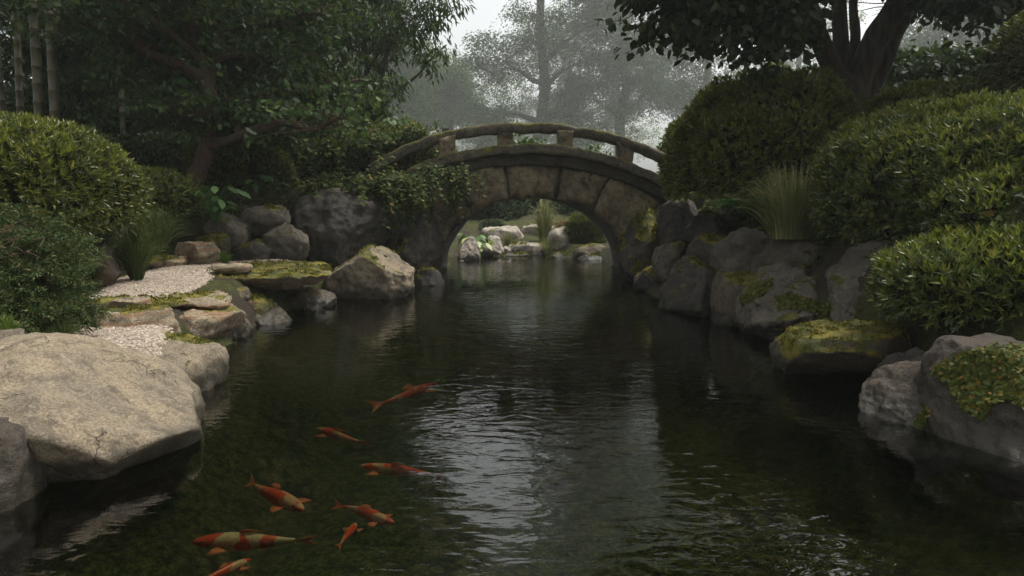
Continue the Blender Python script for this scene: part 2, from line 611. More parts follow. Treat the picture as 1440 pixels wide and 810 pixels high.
def make_gravel_mat():
    t = NT('pale_gravel')
    co = t.coord('Object')
    v = t.n('ShaderNodeTexVoronoi', feature='F1')
    v.inputs['Scale'].default_value = 42
    t.l(co, v.inputs['Vector'])
    sep = t.n('ShaderNodeSeparateColor')
    t.l(v.outputs['Color'], sep.inputs[0])
    c = t.ramp(sep.outputs[0], [(0, (.20, .16, .125)), (.5, (.32, .265, .21)), (1, (.45, .385, .315))])
    c = t.mix(t.rng(v.outputs['Distance'], .35, .75, 0, .75), c, (.10, .08, .06))
    c = t.mix(t.rng(t.noise(1.6, 5, .6, co), .55, .75, 0, .45), c, (.13, .10, .065))
    nb = t.bump(v.outputs['Distance'], -1, .02)
    return t.done(t.bsdf(c, .9, nb, .2))


M['gravel'] = make_gravel_mat()
_t = NT('loose_pebble')
_g = _t.n('ShaderNodeNewGeometry')
M['pebble'] = _t.done(_t.bsdf(_t.ramp(_g.outputs['Random Per Island'], [(0, (.12, .095, .07)), (.5, (.30, .245, .195)), (1, (.46, .39, .32))]), .85, None, .25))


def make_water_mat():
    t = NT('pond_water')
    co = t.coord('Object', (1.0, 1.9, 1.0))
    n1 = t.noise(3.0, 2, .45, co, dist=.9)
    n2 = t.noise(7.5, 2, .5, co, dist=.6)
    amp = t.rng(t.noise(.35, 2, .5, t.coord('Object')), .35, .62, .25, 1.0)
    h = t.math('MULTIPLY', t.math('ADD', t.math('MULTIPLY', n1, 1.0), t.math('MULTIPLY', n2, .22)), amp)
    nb = t.bump(h, .36, .030)
    gl = t.n('ShaderNodeBsdfGlossy')
    gl.inputs['Roughness'].default_value = .015
    t.l(nb, gl.inputs['Normal'])
    tr = t.n('ShaderNodeBsdfTransparent')
    tr.inputs['Color'].default_value = (.42, .46, .36, 1)
    fr = t.n('ShaderNodeFresnel')
    fr.inputs['IOR'].default_value = 1.7
    t.l(nb, fr.inputs['Normal'])
    mx = t.n('ShaderNodeMixShader')
    t.l(fr.outputs[0], mx.inputs[0])
    t.l(tr.outputs[0], mx.inputs[1])
    t.l(gl.outputs[0], mx.inputs[2])
    return t.done(mx.outputs[0])


M['water'] = make_water_mat()


def make_koi_mat(name, white, red, lo):
    t = NT(name)
    oi = t.n('ShaderNodeObjectInfo')
    va = t.n('ShaderNodeVectorMath', operation='ADD')
    vs = t.n('ShaderNodeVectorMath', operation='SCALE')
    t.l(oi.outputs['Location'], vs.inputs[0])
    vs.inputs[3].default_value = 9
    t.l(t.coord('Object'), va.inputs[0])
    t.l(vs.outputs[0], va.inputs[1])
    n = t.noise(8.5, 2, .45, va.outputs[0])
    c = t.mix(t.rng(n, lo, lo + .03), white, red)
    sc = t.n('ShaderNodeTexVoronoi')
    sc.inputs['Scale'].default_value = 70
    t.l(t.coord('Object'), sc.inputs['Vector'])
    c = t.mix(t.rng(sc.outputs['Distance'], .3, .9, 0, .35), c, (.25, .06, .03))
    return t.done(t.bsdf(c, .35, None, .5))


M['koi_white'] = make_koi_mat('red_and_white_koi_skin', (.60, .43, .27), (.66, .075, .025), .50)
M['koi_red'] = make_koi_mat('red_koi_skin', (.62, .36, .22), (.70, .06, .02), .40)
_t = NT('koi_fin')
_tr = _t.n('ShaderNodeBsdfTransparent')
_mx = _t.n('ShaderNodeMixShader')
_mx.inputs[0].default_value = .7
_t.l(_tr.outputs[0], _mx.inputs[1])
_t.l(_t.bsdf((.66, .18, .08), .5), _mx.inputs[2])
M['koi_fin'] = _t.done(_mx.outputs[0])
_t = NT('black_eye')
M['eye'] = _t.done(_t.bsdf((.01, .01, .01), .15, None, .5))

# ------------------------------------------------------------------ the setting: ground, water, path, haze
POND = np.array([(-4.6, -3.5), (-4.6, 1.0), (-4.2, 3.6), (-3.3, 5.0), (-3.15, 6.4), (-3.5, 8.0), (-3.75, 10.0), (-3.85, 11.6), (-3.8, 13.6), (-2.8, 15.2),
                 (-1.95, 16.6), (-1.85, 19), (-1.9, 22), (-2.4, 24.5), (-2.0, 26.6), (-.6, 27.6), (1.2, 27.6), (1.9, 26.2), (2.9, 24.6), (3.3, 23), (2.95, 21.5), (2.9, 17.0),
                 (2.8, 14.6), (2.95, 12.0), (3.45, 9.9), (3.85, 7.6), (4.0, 5.8), (4.3, 4.2), (5.0, 1.0), (5.0, -3.5)])


def pond_dist(x, y):
    p = np.stack([x, y], -1)
    d = np.full(len(p), 1e9)
    inside = np.zeros(len(p), bool)
    for a, b in zip(POND, np.roll(POND, -1, 0)):
        e = b - a
        t = np.clip(((p - a) @ e) / (e @ e), 0, 1)
        d = np.minimum(d, np.linalg.norm(p - a - t[:, None] * e, axis=1))
        c = (a[1] <= p[:, 1]) != (b[1] <= p[:, 1])
        xi = a[0] + (p[:, 1] - a[1]) / (b[1] - a[1] + 1e-12) * e[0]
        inside ^= c & (p[:, 0] < xi)
    return np.where(inside, -d, d)


def height(x, y):
    x, y = np.asarray(x, float), np.asarray(y, float)
    sd = pond_dist(x, y)
    q = np.stack([x, y, 0 * x], -1)
    nz = fbm(q * .8, 4)
    inn = -.10 - .75 * sstep(0, 1.5, -sd) + .06 * fbm(q * 1.9, 3)
    bank = .05 + .37 * sstep(0, .5, sd)
    left = sstep(3.0, 4.2, -x) * (1.75 * sstep(13.2, 15.6, y - 1.9 * sstep(-5.6, -4.3, x)) + 1.1 * sstep(6.9, 9.6, -x + .0 * y) * (1 - .6 * sstep(13.2, 15.6, y)))
    right = 2.0 * sstep(3.4, 5.6, x) * sstep(2, 6, y)
    far = 1.05 * sstep(28, 34, y) * (1 - .5 * sstep(3, 5, np.abs(x - .5)))
    roughen = .07 * nz * sstep(.2, 1.5, sd) * (1 - .8 * ((x > -7) & (x < -3) & (y < 13.2) & (y > 3)))
    out = bank + left + right + far + roughen + .27 * sstep(6.5, 12, y) * sstep(3.6, 4.2, -x) * (1 - sstep(13.5, 15, y))
    return np.where(sd < 0, inn, out)


def build_ground():
    def axis(lo, hi, step, far_lo, far_hi):
        core = np.arange(lo, hi + 1e-6, step)
        g = 1.16
        up, s = [], step
        v = hi
        while v < far_hi:
            s *= g
            v += s
            up.append(v)
        dn, s = [], step
        v = lo
        while v > far_lo:
            s *= g
            v -= s
            dn.append(v)
        return np.array(dn[::-1] + list(core) + up)
    xs = axis(-11, 11, .11, -290, 290)
    ys = axis(-4, 33, .13, -60, 290)
    X, Y = np.meshgrid(xs, ys)
    Z = height(X.ravel(), Y.ravel())
    v = np.stack([X.ravel(), Y.ravel(), Z], -1)
    nx, ny = len(xs), len(ys)
    i = (np.arange(ny - 1)[:, None] * nx + np.arange(nx - 1)[None, :])
    f = np.stack([i, i + 1, i + nx + 1, i + nx], -1).reshape(-1, 4)
    o = obj('ground', raw_mesh('ground', v, f), M['ground'], smooth=True)
    tag(o, 'mossy earth banks and dark weedy pond bed', kind='structure')


build_ground()


def build_water():
    v = [(-11, -6, 0), (11, -6, 0), (11, 32, 0), (-11, 32, 0)]
    o = obj('water', raw_mesh('water', np.array(v, float), np.array([[0, 1, 2, 3]])), M['water'])
    tag(o, 'dark still pond water with small ripples', kind='structure')


build_water()

PATH_C = spline([(-4.6, 4.4), (-4.0, 5.4), (-3.85, 6.5), (-4.45, 8.0), (-5.0, 9.6), (-5.3, 11.2), (-5.1, 12.6), (-4.4, 13.5)], 60)
PATH_W = np.interp(np.linspace(0, 1, 60), [0, .25, .45, .6, .8, 1], [.6, .6, .52, .8, .8, .4])


def path_z(y):
    return .455 + .27 * sstep(6.5, 12, y)



def build_path():
    n = len(PATH_C)
    tg = unit(np.gradient(PATH_C, axis=0))
    sd = np.stack([tg[:, 1], -tg[:, 0]], -1)
    rows = []
    for k in np.linspace(-1, 1, 13):
        wob = 1 + .12 * pnoise(np.stack([np.arange(n) * .25, np.full(n, 3.0 * np.sign(k)), np.zeros(n)], -1))
        q = PATH_C + sd * (PATH_W * k * wob)[:, None]
        z = path_z(q[:, 1]) + .02 - .12 * abs(k) ** 6 + .015 * pnoise(np.stack([q[:, 0] * 1.3, q[:, 1] * 1.3, 0 * q[:, 0]], -1))
        rows.append(np.column_stack([q, z]))
    v = np.concatenate(rows)
    i = np.arange(12)[:, None] * n + np.arange(n - 1)[None, :]
    f = np.stack([i, i + 1, i + n + 1, i + n], -1).reshape(-1, 4)[:, ::-1]
    o = obj('gravel_path', raw_mesh('gravel_path', v, f), M['gravel'], smooth=True)
    tag(o, 'pale pinkish gravel path along the left bank', kind='structure')
    # loose pebbles
    rs = np.random.RandomState(5)
    N = 9000
    k = rs.randint(0, n, N)
    w = rs.uniform(-1, 1, N)
    q = PATH_C[k] + sd[k] * (PATH_W[k] * w)[:, None] + tg[k] * rs.uniform(-.1, .1, (N, 1))
    z = path_z(q[:, 1]) + .023 - .12 * np.abs(w) ** 6 + .015 * pnoise(np.stack([q[:, 0] * 1.3, q[:, 1] * 1.3, 0 * q[:, 0]], -1))
    s = rs.uniform(.007, .019, N)[:, None, None]
    oct_v = np.array([(1, 0, 0), (0, 1, 0), (-1, 0, 0), (0, -1, 0), (0, 0, .7), (0, 0, -.7)], float)
    oct_f = np.array([(0, 1, 4), (1, 2, 4), (2, 3, 4), (3, 0, 4)])
    v = oct_v[None] * rs.uniform(.6, 1.3, (N, 6, 1)) * s + np.column_stack([q, z])[:, None, :]
    f = (oct_f[None] + (np.arange(N) * 6)[:, None, None]).reshape(-1, 3)
    o = obj('gravel', raw_mesh('gravel', v.reshape(-1, 3), f), M['pebble'])
    tag(o, 'loose pale pebbles scattered over the gravel path', 'gravel', kind='stuff')


build_path()


def build_haze():
    x0, x1, y0, y1, z0, z1 = -312, 312, -62, 312, -2.2, 150
    v = np.array([(x, y, z) for z in (z0, z1) for y in (y0, y1) for x in (x0, x1)], float)
    f = np.array([(0, 2, 3, 1), (4, 5, 7, 6), (0, 1, 5, 4), (2, 6, 7, 3), (0, 4, 6, 2), (1, 3, 7, 5)])
    t = NT('haze_air')
    vol = t.n('ShaderNodeVolumePrincipled')
    vol.inputs['Color'].default_value = (.89, .97, .93, 1)
    vol.inputs['Density'].default_value = HAZE
    vol.inputs['Anisotropy'].default_value = 0.35
    t.l(vol.outputs[0], t.out.inputs['Volume'])
    o = obj('haze', raw_mesh('haze', v, f), t.m)
    tag(o, 'thin pale mist hanging in the garden', 'haze', kind='stuff')


HAZE = 0.0009
build_haze()

# ------------------------------------------------------------------ the arched stone bridge
BX, BY0, BY1 = .54, 17.4, 21.4
IA, IB = 2.47, 2.03


def _fit(pts, deg=4):
    w = np.array([P(x, y, BY0) for x, y in pts])
    return np.poly1d(np.polyfit(w[:, 0] - BX, w[:, 2], deg))


RAIL_TOP = _fit([(523, 230), (553, 212), (580, 199), (640, 182), (693, 174), (747, 172), (797, 175), (847, 183), (897, 200), (950, 226)])
DECK_TOP = _fit([(560, 245), (600, 228), (643, 214), (713, 204), (747, 202.5), (780, 204), (830, 212), (880, 227), (933, 250)], 4)


def gridbox(nu, nv, nw, fn):
    """surface of a unit box cut into a grid and carried through fn(u,v,w)->xyz"""
    idx, pts = {}, []

    def vid(a, b, c):
        if (a, b, c) not in idx:
            idx[(a, b, c)] = len(pts)
            pts.append((a / nu, b / nv, c / nw))
        return idx[(a, b, c)]
    F = []
    for a in range(nu):
        for b in range(nv):
            F.append((vid(a, b, 0), vid(a, b + 1, 0), vid(a + 1, b + 1, 0), vid(a + 1, b, 0)))
            F.append((vid(a, b, nw), vid(a + 1, b, nw), vid(a + 1, b + 1, nw), vid(a, b + 1, nw)))
    for a in range(nu):
        for c in range(nw):
            F.append((vid(a, 0, c), vid(a + 1, 0, c), vid(a + 1, 0, c + 1), vid(a, 0, c + 1)))
            F.append((vid(a, nv, c), vid(a, nv, c + 1), vid(a + 1, nv, c + 1), vid(a + 1, nv, c)))
    for b in range(nv):
        for c in range(nw):
            F.append((vid(0, b, c), vid(0, b, c + 1), vid(0, b + 1, c + 1), vid(0, b + 1, c)))
            F.append((vid(nu, b, c), vid(nu, b + 1, c), vid(nu, b + 1, c + 1), vid(nu, b, c + 1)))
    p = np.array(pts)
    return fn(p[:, 0], p[:, 1], p[:, 2]), np.array(F)


def roughen(v, amp, freq, seed, octs=4):
    s = np.array((seed * 3.1, seed * 1.7, seed * 2.3))
    return v + amp * np.stack([fbm(v * freq + s, octs), fbm(v * freq + s + 31, octs), fbm(v * freq + s + 67, octs)], -1)


def fix_normals(me):
    bm = bmesh.new()
    bm.from_mesh(me)
    bmesh.ops.recalc_face_normals(bm, faces=bm.faces)
    bm.to_mesh(me)
    bm.free()


def build_bridge():
    root = empty('stone_bridge', (BX, BY0, 0), 'old mossy stone bridge arching over the pond', 'bridge')

    def part(name, nu, nv, nw, fn, mat, amp, freq, seed, moss, label=None):
        v, f = gridbox(nu, nv, nw, fn)
        v = roughen(v, amp, freq, seed)
        me = raw_mesh(name, v, f)
        fix_normals(me)
        o = obj(name, me, M[mat], root, smooth=True)
        moss_mask(me, v, moss, seed)
        if label:
            o['label'] = label
        return o
    D = BY1 - BY0
    # body with the barrel vault
    XW = 4.3

    def body(u, v, w):
        t = u * math.pi
        ix, iz = (IA + .03) * np.cos(t), (IB + .03) * np.sin(t)
        cx, cz = np.cos(t) * 1.2, np.sin(t)
        sx = XW / np.maximum(np.abs(cx), 1e-6)
        # march to the underside of the cornice
        s = np.full_like(t, .1)
        for _ in range(600):
            x, z = cx * s, cz * s
            ok = (z < DECK_TOP(np.clip(x, -3.8, 3.8)) - .52) & (s < sx)
            s = np.where(ok, s + .01, s)
        ox, oz = cx * s, cz * s
        x = ix + (ox - ix) * w
        z = iz + (oz - iz) * w
        return np.stack([x, .10 + v * (D - .2), z - .25 * (1 - np.sin(t)) ** 3], -1)
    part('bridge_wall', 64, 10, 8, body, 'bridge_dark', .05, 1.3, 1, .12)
    # voussoirs on the face
    def outer(t):
        c, s = np.cos(t), np.sin(t)
        n = 2.5
        a2, b2 = 3.75, 2.84
        r = (np.abs(c / a2) ** n + np.abs(s / b2) ** n) ** (-1 / n)
        x, z = r * c, r * s
        return x, np.minimum(z, DECK_TOP(np.clip(x, -3.8, 3.8)) - .475)
    joints = [0, 31, 55, 77, 104, 128, 152, 180]
    for k, (a0, a1) in enumerate(zip(joints[:-1], joints[1:])):
        g0, g1 = R(a0) + .008, R(a1) - .008

        def vs(u, v, w, g0=g0, g1=g1, k=k):
            t = g0 + (g1 - g0) * u
            ix, iz = IA * np.cos(t), IB * np.sin(t)
            ox, oz = outer(t)
            x = ix + (ox - ix) * (.0 + w * .985)
            z = iz + (oz - iz) * (.0 + w * .985)
            if k == 3:
                z = z - .10 * (1 - w) * np.sin(u * math.pi) * (.6 + .7 * np.sin(u * 19))
            z = z - .35 * (1 - np.sin(t)) ** 3
            # pillow the face so the joints read as grooves
            e = np.minimum(np.minimum(u, 1 - u) * (g1 - g0) * 2.6, np.minimum(w, 1 - w) * .8)
            p = .085 * (1 - np.exp(-(e / .05)))
            return np.stack([x, np.where(v < .01, .08 - p + .02 * (k % 2), .08 + v * .62), z], -1)
        part('arch_stone', 26, 3, 18, vs, 'bridge_stone', .045, 2.0, 10 + k, (.10, .02, .0, -.02, .03, .12, .13)[k] if k not in (0, 6) else .2)
    XL = 3.75
    # dark course under the deck
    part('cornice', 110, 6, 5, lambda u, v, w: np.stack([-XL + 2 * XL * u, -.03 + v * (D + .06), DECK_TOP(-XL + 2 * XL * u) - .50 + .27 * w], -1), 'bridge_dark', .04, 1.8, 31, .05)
    part('deck', 120, 8, 4, lambda u, v, w: np.stack([-XL + 2 * XL * u, -.13 + v * (D + .26), DECK_TOP(-XL + 2 * XL * u) - .235 + .235 * w], -1), 'bridge_slab', .035, 1.8, 32, .28)
    # rail: one long rounded beam
    x = np.linspace(-3.95, 3.50, 90)
    z = RAIL_TOP(x) - .125
    y = np.full_like(x, .10) + .03 * np.sin(x * 1.7)
    acc = Acc()
    c = np.stack([x, y, z], -1)
    tg = unit(np.gradient(c, axis=0))
    up = unit(np.cross(np.array([(0, 1.0, 0)]), tg)) * -1
    ang = np.arange(18) * 2 * math.pi / 18
    ce, se = np.sign(np.cos(ang)) * np.abs(np.cos(ang)) ** .6, np.sign(np.sin(ang)) * np.abs(np.sin(ang)) ** .6
    ring = c[:, None, :] + ce[None, :, None] * np.array((0, .13, 0)) + se[None, :, None] * up[:, None, :] * .125
    v = ring.reshape(-1, 3)
    i = np.arange(89)[:, None] * 18
    j = np.arange(18)[None]
    f = np.stack([i + j, i + (j + 1) % 18, i + 18 + (j + 1) % 18, i + 18 + j], -1).reshape(-1, 4)
    acc.add(v, f)
    for e, fl in ((0, 1), (89, 0)):
        rr = ring[e]
        acc.add(np.concatenate([rr, [rr.mean(0)]]), np.stack([np.arange(18), (np.arange(18) + 1) % 18, np.full(18, 18)], -1))
    me = acc.mesh('rail')
    vv = np.empty(len(me.vertices) * 3, np.float32)
    me.vertices.foreach_get('co', vv)
    vv = roughen(vv.reshape(-1, 3), .035, 2.4, 41)
    me.vertices.foreach_set('co', vv.astype(np.float32).ravel())
    fix_normals(me)
    o = obj('rail', me, M['bridge_slab'], root, smooth=True)
    moss_mask(me, roughen(np.zeros((1, 3)), 0, 1, 1) + np.array([p.co[:] for p in me.vertices]), .24, 41)
    for k, px in enumerate((628, 710, 795, 880)):
        px0 = P(px, 200, BY0)[0] - BX
        hw = (.20, .185, .185, .19)[k]

        def post(u, v, w, px0=px0, hw=hw):
            xx = px0 + (u - .5) * 2 * hw
            e = np.minimum(np.minimum(u, 1 - u), np.minimum(v, 1 - v))
            return np.stack([xx, -.02 + v * .30, DECK_TOP(xx) - .06 + w * (RAIL_TOP(xx) - DECK_TOP(xx) - .08)], -1)
        part('post', 8, 6, 8, post, 'bridge_stone', .03, 3.0, 51 + k, .06)
    px0 = P(627, 180, BY0 + .4)
    part('post_cap', 5, 5, 5, lambda u, v, w: np.stack([px0[0] - BX + (u - .5) * .17, .36 + v * .17, RAIL_TOP(px0[0] - BX) - .4 + .52 * w], -1), 'bridge_dark', .03, 3, 61, .0)


build_bridge()

# ------------------------------------------------------------------ stones
_ico = {}


def ico(sub):
    if sub not in _ico:
        bm = bmesh.new()
        bmesh.ops.create_icosphere(bm, subdivisions=sub, radius=1)
        v = np.array([x.co[:] for x in bm.verts])
        f = np.array([[q.index for q in t.verts] for t in bm.faces])
        bm.free()
        _ico[sub] = (v, f)
    return _ico[sub]


def stone(name, box, d, label, mat='grey_rock', moss=.1, depth=None, seed=0, sub=5, cuts=7, flat=None, sink=.25, rough=.10, tilt=0, extra=(), cat='rock', group=None, expo=.9):
    """box = (x0, x1, top, bottom) in photo pixels at distance d; real size and depth follow from it"""
    x0, x1, yt, yb = box
    a, b = P(x0, yb, d), P(x1, yt, d)
    hw, hh = (b[0] - a[0]) / 2, (b[2] - a[2]) / 2
    hh_s = hh + sink / 2
    hd = (depth if depth else 1.8 * hw) / 2
    c = np.array(((a[0] + b[0]) / 2, d, b[2] - hh_s))
    rs = np.random.RandomState(seed + 100)
    v, f = ico(sub)
    v = v.copy()
    v = np.sign(v) * np.abs(v) ** expo
    pl = [(unit(rs.normal(size=3) * np.array((1, 1, .8))), rs.uniform(.62, .92)) for _ in range(cuts)]
    if flat is not None:
        pl.append((unit(np.array((rs.normal() * .08, -.10 + rs.normal() * .06, 1.0))), flat))
    for e in extra:
        pl.append((unit(np.array(e[:3], float)), e[3]))
    lo = fbm(v * 1.1 + seed * 7.7, 2)
    v = v * (1 + .12 * lo)[:, None]
    for n, off in pl:
        dd = v @ n - off
        v = v - (np.maximum(dd, 0) * .93)[:, None] * n
    for ax in range(3):
        m = max(-v[:, ax].min(), v[:, ax].max())
        lo_, hi_ = v[:, ax].min(), v[:, ax].max()
        v[:, ax] = (v[:, ax] - (lo_ + hi_) / 2) / ((hi_ - lo_) / 2)
    v = v * np.array((hw, hd, hh_s))
    sz = (hw * hd * hh_s) ** (1 / 3)
    nn = unit(v / np.array((hw, hd, hh_s)) ** 2)
    q = v / sz
    rid = 1 - np.abs(fbm(q * 1.6 + seed * 3.3, 4)) * 2
    rid2 = 1 - np.abs(fbm(q * 4.3 + seed * 1.3, 3)) * 2
    disp = rough * sz * (.75 * fbm(q * 1.9 + seed, 5, .58) + .38 * (rid - .5) + .16 * (rid2 - .5)) + .014 * fbm(v * 9 + seed, 4, .6)
    if name.startswith('ledge'):
        lay = np.sin((v[:, 2] + .06 * fbm(v * 1.4 + seed, 3)) * 38) * .5 + np.sin((v[:, 2] + .05 * fbm(v * 1.1, 2)) * 17)
        disp = disp + .022 * lay * (1 - np.abs(nn[:, 2])) ** 1.0
    v = v + nn * disp[:, None]
    if tilt:
        ct, st = math.cos(R(tilt)), math.sin(R(tilt))
        v = np.stack([v[:, 0] * ct + v[:, 2] * st, v[:, 1], -v[:, 0] * st + v[:, 2] * ct], -1)
    me = raw_mesh(name, v, f)
    o = obj(name, me, M[mat], None, tuple(c), smooth=True)
    mk = moss_mask(me, v, moss, seed)
    tag(o, label, cat, group)
    if moss >= .1:
        moss_tufts(o, v, f, mk, d, seed)
    return o


GL, GR, GF = 'rocks along the left bank', 'rocks along the right bank', 'rocks on the bank beyond the bridge'
# left bank
stone('boulder', (-150, 290, 474, 692), 5.1, 'biggest pale tan boulder in the left foreground, its front undercut over the water', 'tan_rock', .0, 2.2, 4, 6, 2, None, .3, .045,
      extra=((.10, -.86, -.42, .60), (.75, -.3, -.55, .78), (.62, -.05, .80, .80), (-.1, -.6, .78, .84)), group=GL, expo=.98)
stone('boulder', (170, 305, 480, 585), 6.75, 'tan mossy boulder tucked behind the biggest foreground boulder, at the end of the gravel', 'tan_rock', .12, 1.3, 9, 5, 7, .7, .25, .09, group=GL)
stone('boulder', (-95, 22, 598, 727), 3.95, 'rounded brown boulder cut off by the left edge, in front of the biggest tan one', 'shaded_umber_rock', .02, .9, 12, 5, 5, None, .25, .06, group=GL)
stone('small_stone', (-6, 32, 462, 492), 5.6, 'small brown stone at the foot of the juniper, on the big tan boulder', 'brown_rock', .05, .3, 14, 4, 6, None, .1, .1, group=GL)
stone('ledge_stone', (134, 240, 430, 500), 7.75, 'stepped brown stone with lichen between the gravel and the pond', 'ledge_rock', .18, 1.1, 21, 5, 5, .6, .25, .07, group=GL)
stone('ledge_stone', (136, 206, 420, 440), 8.0, 'thin flat stone lying on the stepped brown stone beside the gravel', 'ledge_rock', .15, .6, 22, 5, 5, .5, .05, .05, group=GL)
stone('ledge_stone', (160, 326, 413, 440), 9.25, 'layered overhanging ledge with orange lichen at the edge of the gravel path', 'ledge_rock', .15, 1.5, 23, 6, 5, .5, .02, .06, extra=((.1, -.8, -.5, .62),), group=GL)
stone('ledge_stone', (186, 336, 430, 466), 9.0, 'darker cracked ledge stone under the orange lichened one', 'ledge_rock', .08, 1.6, 46, 5, 5, .6, .3, .08, group=GL)
stone('ledge_stone', (288, 472, 373, 402), 12.1, 'long flat yellow mossed ledge jutting over the water beside the pale boulder', 'ledge_rock', .27, 2.5, 24, 6, 5, .45, .1, .06, extra=((.1, -.8, -.5, .7),), group=GL)
stone('ledge_stone', (298, 354, 371, 384), 11.2, 'thin grey slab resting on top of the long mossed ledge', 'ledge_rock', .02, .5, 25, 4, 4, .5, .03, .05, group=GL)
stone('small_stone', (312, 352, 402, 432), 10.7, 'round brown stone wedged below the long mossed ledge', 'brown_rock', .06, .5, 26, 5, 4, None, .1, .06, group=GL)
stone('small_stone', (326, 384, 414, 452), 10.9, 'green mossy wedge of stone sloping into the pond under the ledge', 'ledge_rock', .36, .7, 27, 5, 6, None, .2, .1, group=GL)
stone('small_stone', (226, 290, 452, 500), 8.55, 'reddish stone at the waterline under the lichened ledge', 'brown_rock', .10, .8, 28, 5, 6, None, .35, .12, group=GL)
stone('small_stone', (262, 345, 440, 482), 9.5, 'broad wet brown stone at the waterline, middle of the bank below the ledges', 'brown_rock', .06, .9, 29, 5, 7, None, .35, .12, group=GL)
stone('small_stone', (330, 408, 428, 462), 10.8, 'low cracked brown stone at the waterline below the long ledge', 'brown_rock', .04, .9, 30, 5, 7, None, .3, .12, group=GL)
stone('small_stone', (392, 470, 402, 440), 12.6, 'dark brown stone in the shade under the far end of the long ledge', 'brown_rock', .04, 1.1, 31, 5, 7, None, .35, .12, group=GL)
stone('boulder', (457, 582, 345, 428), 14.3, 'pale grey boulder standing in the water left of the bridge arch', 'tan_rock', .14, 1.7, 33, 6, 4, None, .3, .09, extra=((-.1, -.9, -.1, .72), (.6, -.2, .8, .80)), group=GL)
stone('boulder', (288, 348, 298, 348), 13.9, 'rounded grey stone in the rock wall, under the big green leaves', 'grey_rock', .05, .9, 35, 5, 5, None, .2, .07, group=GL)
stone('ledge_stone', (340, 404, 288, 324), 14.4, 'flat topped dark slab set high in the left rock wall', 'grey_rock', .10, .9, 36, 5, 5, .5, .3, .06, group=GL)
stone('boulder', (374, 434, 314, 364), 14.2, 'leaning striped grey stone at the right end of the left rock wall', 'grey_rock', .08, .9, 37, 5, 6, None, .2, .06, tilt=14, group=GL)
stone('small_stone', (328, 382, 338, 366), 13.8, 'low green stained stone at the foot of the left rock wall', 'dark_rock', .16, .7, 38, 5, 6, None, .2, .08, group=GL)
stone('small_stone', (278, 320, 328, 352), 13.3, 'small yellow mossed stone beside the gravel, below the rounded grey stone', 'brown_rock', .30, .6, 39, 5, 5, None, .1, .1, group=GL)
stone('ledge_stone', (252, 306, 340, 372), 12.7, 'orange tinted flat stone edging the far side of the gravel path', 'ledge_rock', .05, .8, 40, 5, 6, .5, .1, .08, group=GL)
stone('ledge_stone', (190, 262, 360, 380), 12.3, 'long low grey edging stone behind the gravel, right of the grass clumps', 'ledge_rock', .12, .7, 41, 5, 5, .5, .1, .06, group=GL)
stone('boulder', (404, 548, 262, 372), 16.0, 'largest dark boulder behind the pale one, draped with creeper', 'dark_rock', .06, 2.6, 42, 6, 7, None, .6, .08, group=GL)
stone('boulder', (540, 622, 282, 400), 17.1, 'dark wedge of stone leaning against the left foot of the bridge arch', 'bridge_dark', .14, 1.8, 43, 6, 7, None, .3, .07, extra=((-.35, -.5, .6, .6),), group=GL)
stone('boulder', (92, 162, 336, 394), 9.9, 'brown rock in the shade under the clipped golden shrub', 'brown_rock', .02, .9, 44, 5, 6, None, .2, .08, group=GL)
stone('small_stone', (575, 625, 376, 412), 16.2, 'small dark stone in the water between the pale boulder and the arch', 'dark_rock', .1, .7, 45, 4, 6, None, .3, .1, group=GL)
# right bank
stone('boulder', (1091, 1270, 454, 532), 7.3, 'flat topped stone covered in yellow moss, jutting over the right side of the water', 'brown_rock', .33, 1.35, 51, 6, 6, .5, .05, .06, extra=((-.2, -.7, -.7, .55), (0, -.3, -.95, .45)), group=GR)
stone('boulder', (1163, 1318, 338, 486), 8.35, 'tall slanting grey brown boulder behind the yellow mossed flat stone', 'grey_rock', .04, 1.8, 52, 6, 6, None, .4, .07, extra=((-.72, -.35, .55, .42), (-.1, -.9, .3, .6)), group=GR)
stone('boulder', (1036, 1186, 374, 462), 9.8, 'rounded blue grey boulder with a patch of bright creeping plant on its front', 'grey_rock', .07, 2.0, 53, 6, 4, None, .3, .10, tilt=-8, expo=1.0, extra=((-.45, -.4, .75, .6),), group=GR)
stone('boulder', (1002, 1088, 382, 452), 10.7, 'tan stone with a green moss streak, left of the blue grey boulder', 'brown_rock', .20, 1.1, 54, 5, 7, .7, .3, .07, group=GR)
stone('boulder', (928, 1030, 362, 446), 12.0, 'dark sloping stone reaching the water right of the bridge arch', 'dark_rock', .10, 1.8, 55, 5, 5, None, .3, .12, tilt=-18, extra=((-.6, -.3, .6, .5),), group=GR)
stone('boulder', (958, 1040, 330, 400), 12.9, 'dark jagged stone on the middle of the right bank, above the sloping one', 'dark_rock', .12, 1.4, 56, 5, 8, None, .3, .1, group=GR)
stone('boulder', (1004, 1116, 320, 400), 11.5, 'broad brown grey stone below the fern, in the upper row', 'grey_rock', .06, 1.6, 57, 5, 7, None, .3, .13, group=GR, tilt=-14, expo=1.0)
stone('boulder', (1066, 1190, 322, 396), 10.7, 'light topped stone below the pale grass clump, in the upper row', 'brown_rock', .15, 1.7, 58, 5, 7, None, .3, .14, group=GR, tilt=8, expo=1.0)
stone('boulder', (1150, 1260, 350, 450), 9.6, 'black shaded stone under the largest clipped shrub', 'dark_rock', .02, 1.4, 59, 5, 7, None, .5, .09, group=GR)
stone('small_stone', (918, 968, 338, 384), 14.6, 'round mossy stone beside the right foot of the bridge', 'grey_rock', .12, .9, 60, 5, 5, None, .3, .08, group=GR)
stone('small_stone', (892, 958, 372, 408), 15.2, 'low dark stone at the waterline by the right foot of the bridge', 'dark_rock', .14, 1.0, 61, 5, 6, None, .3, .08, group=GR)
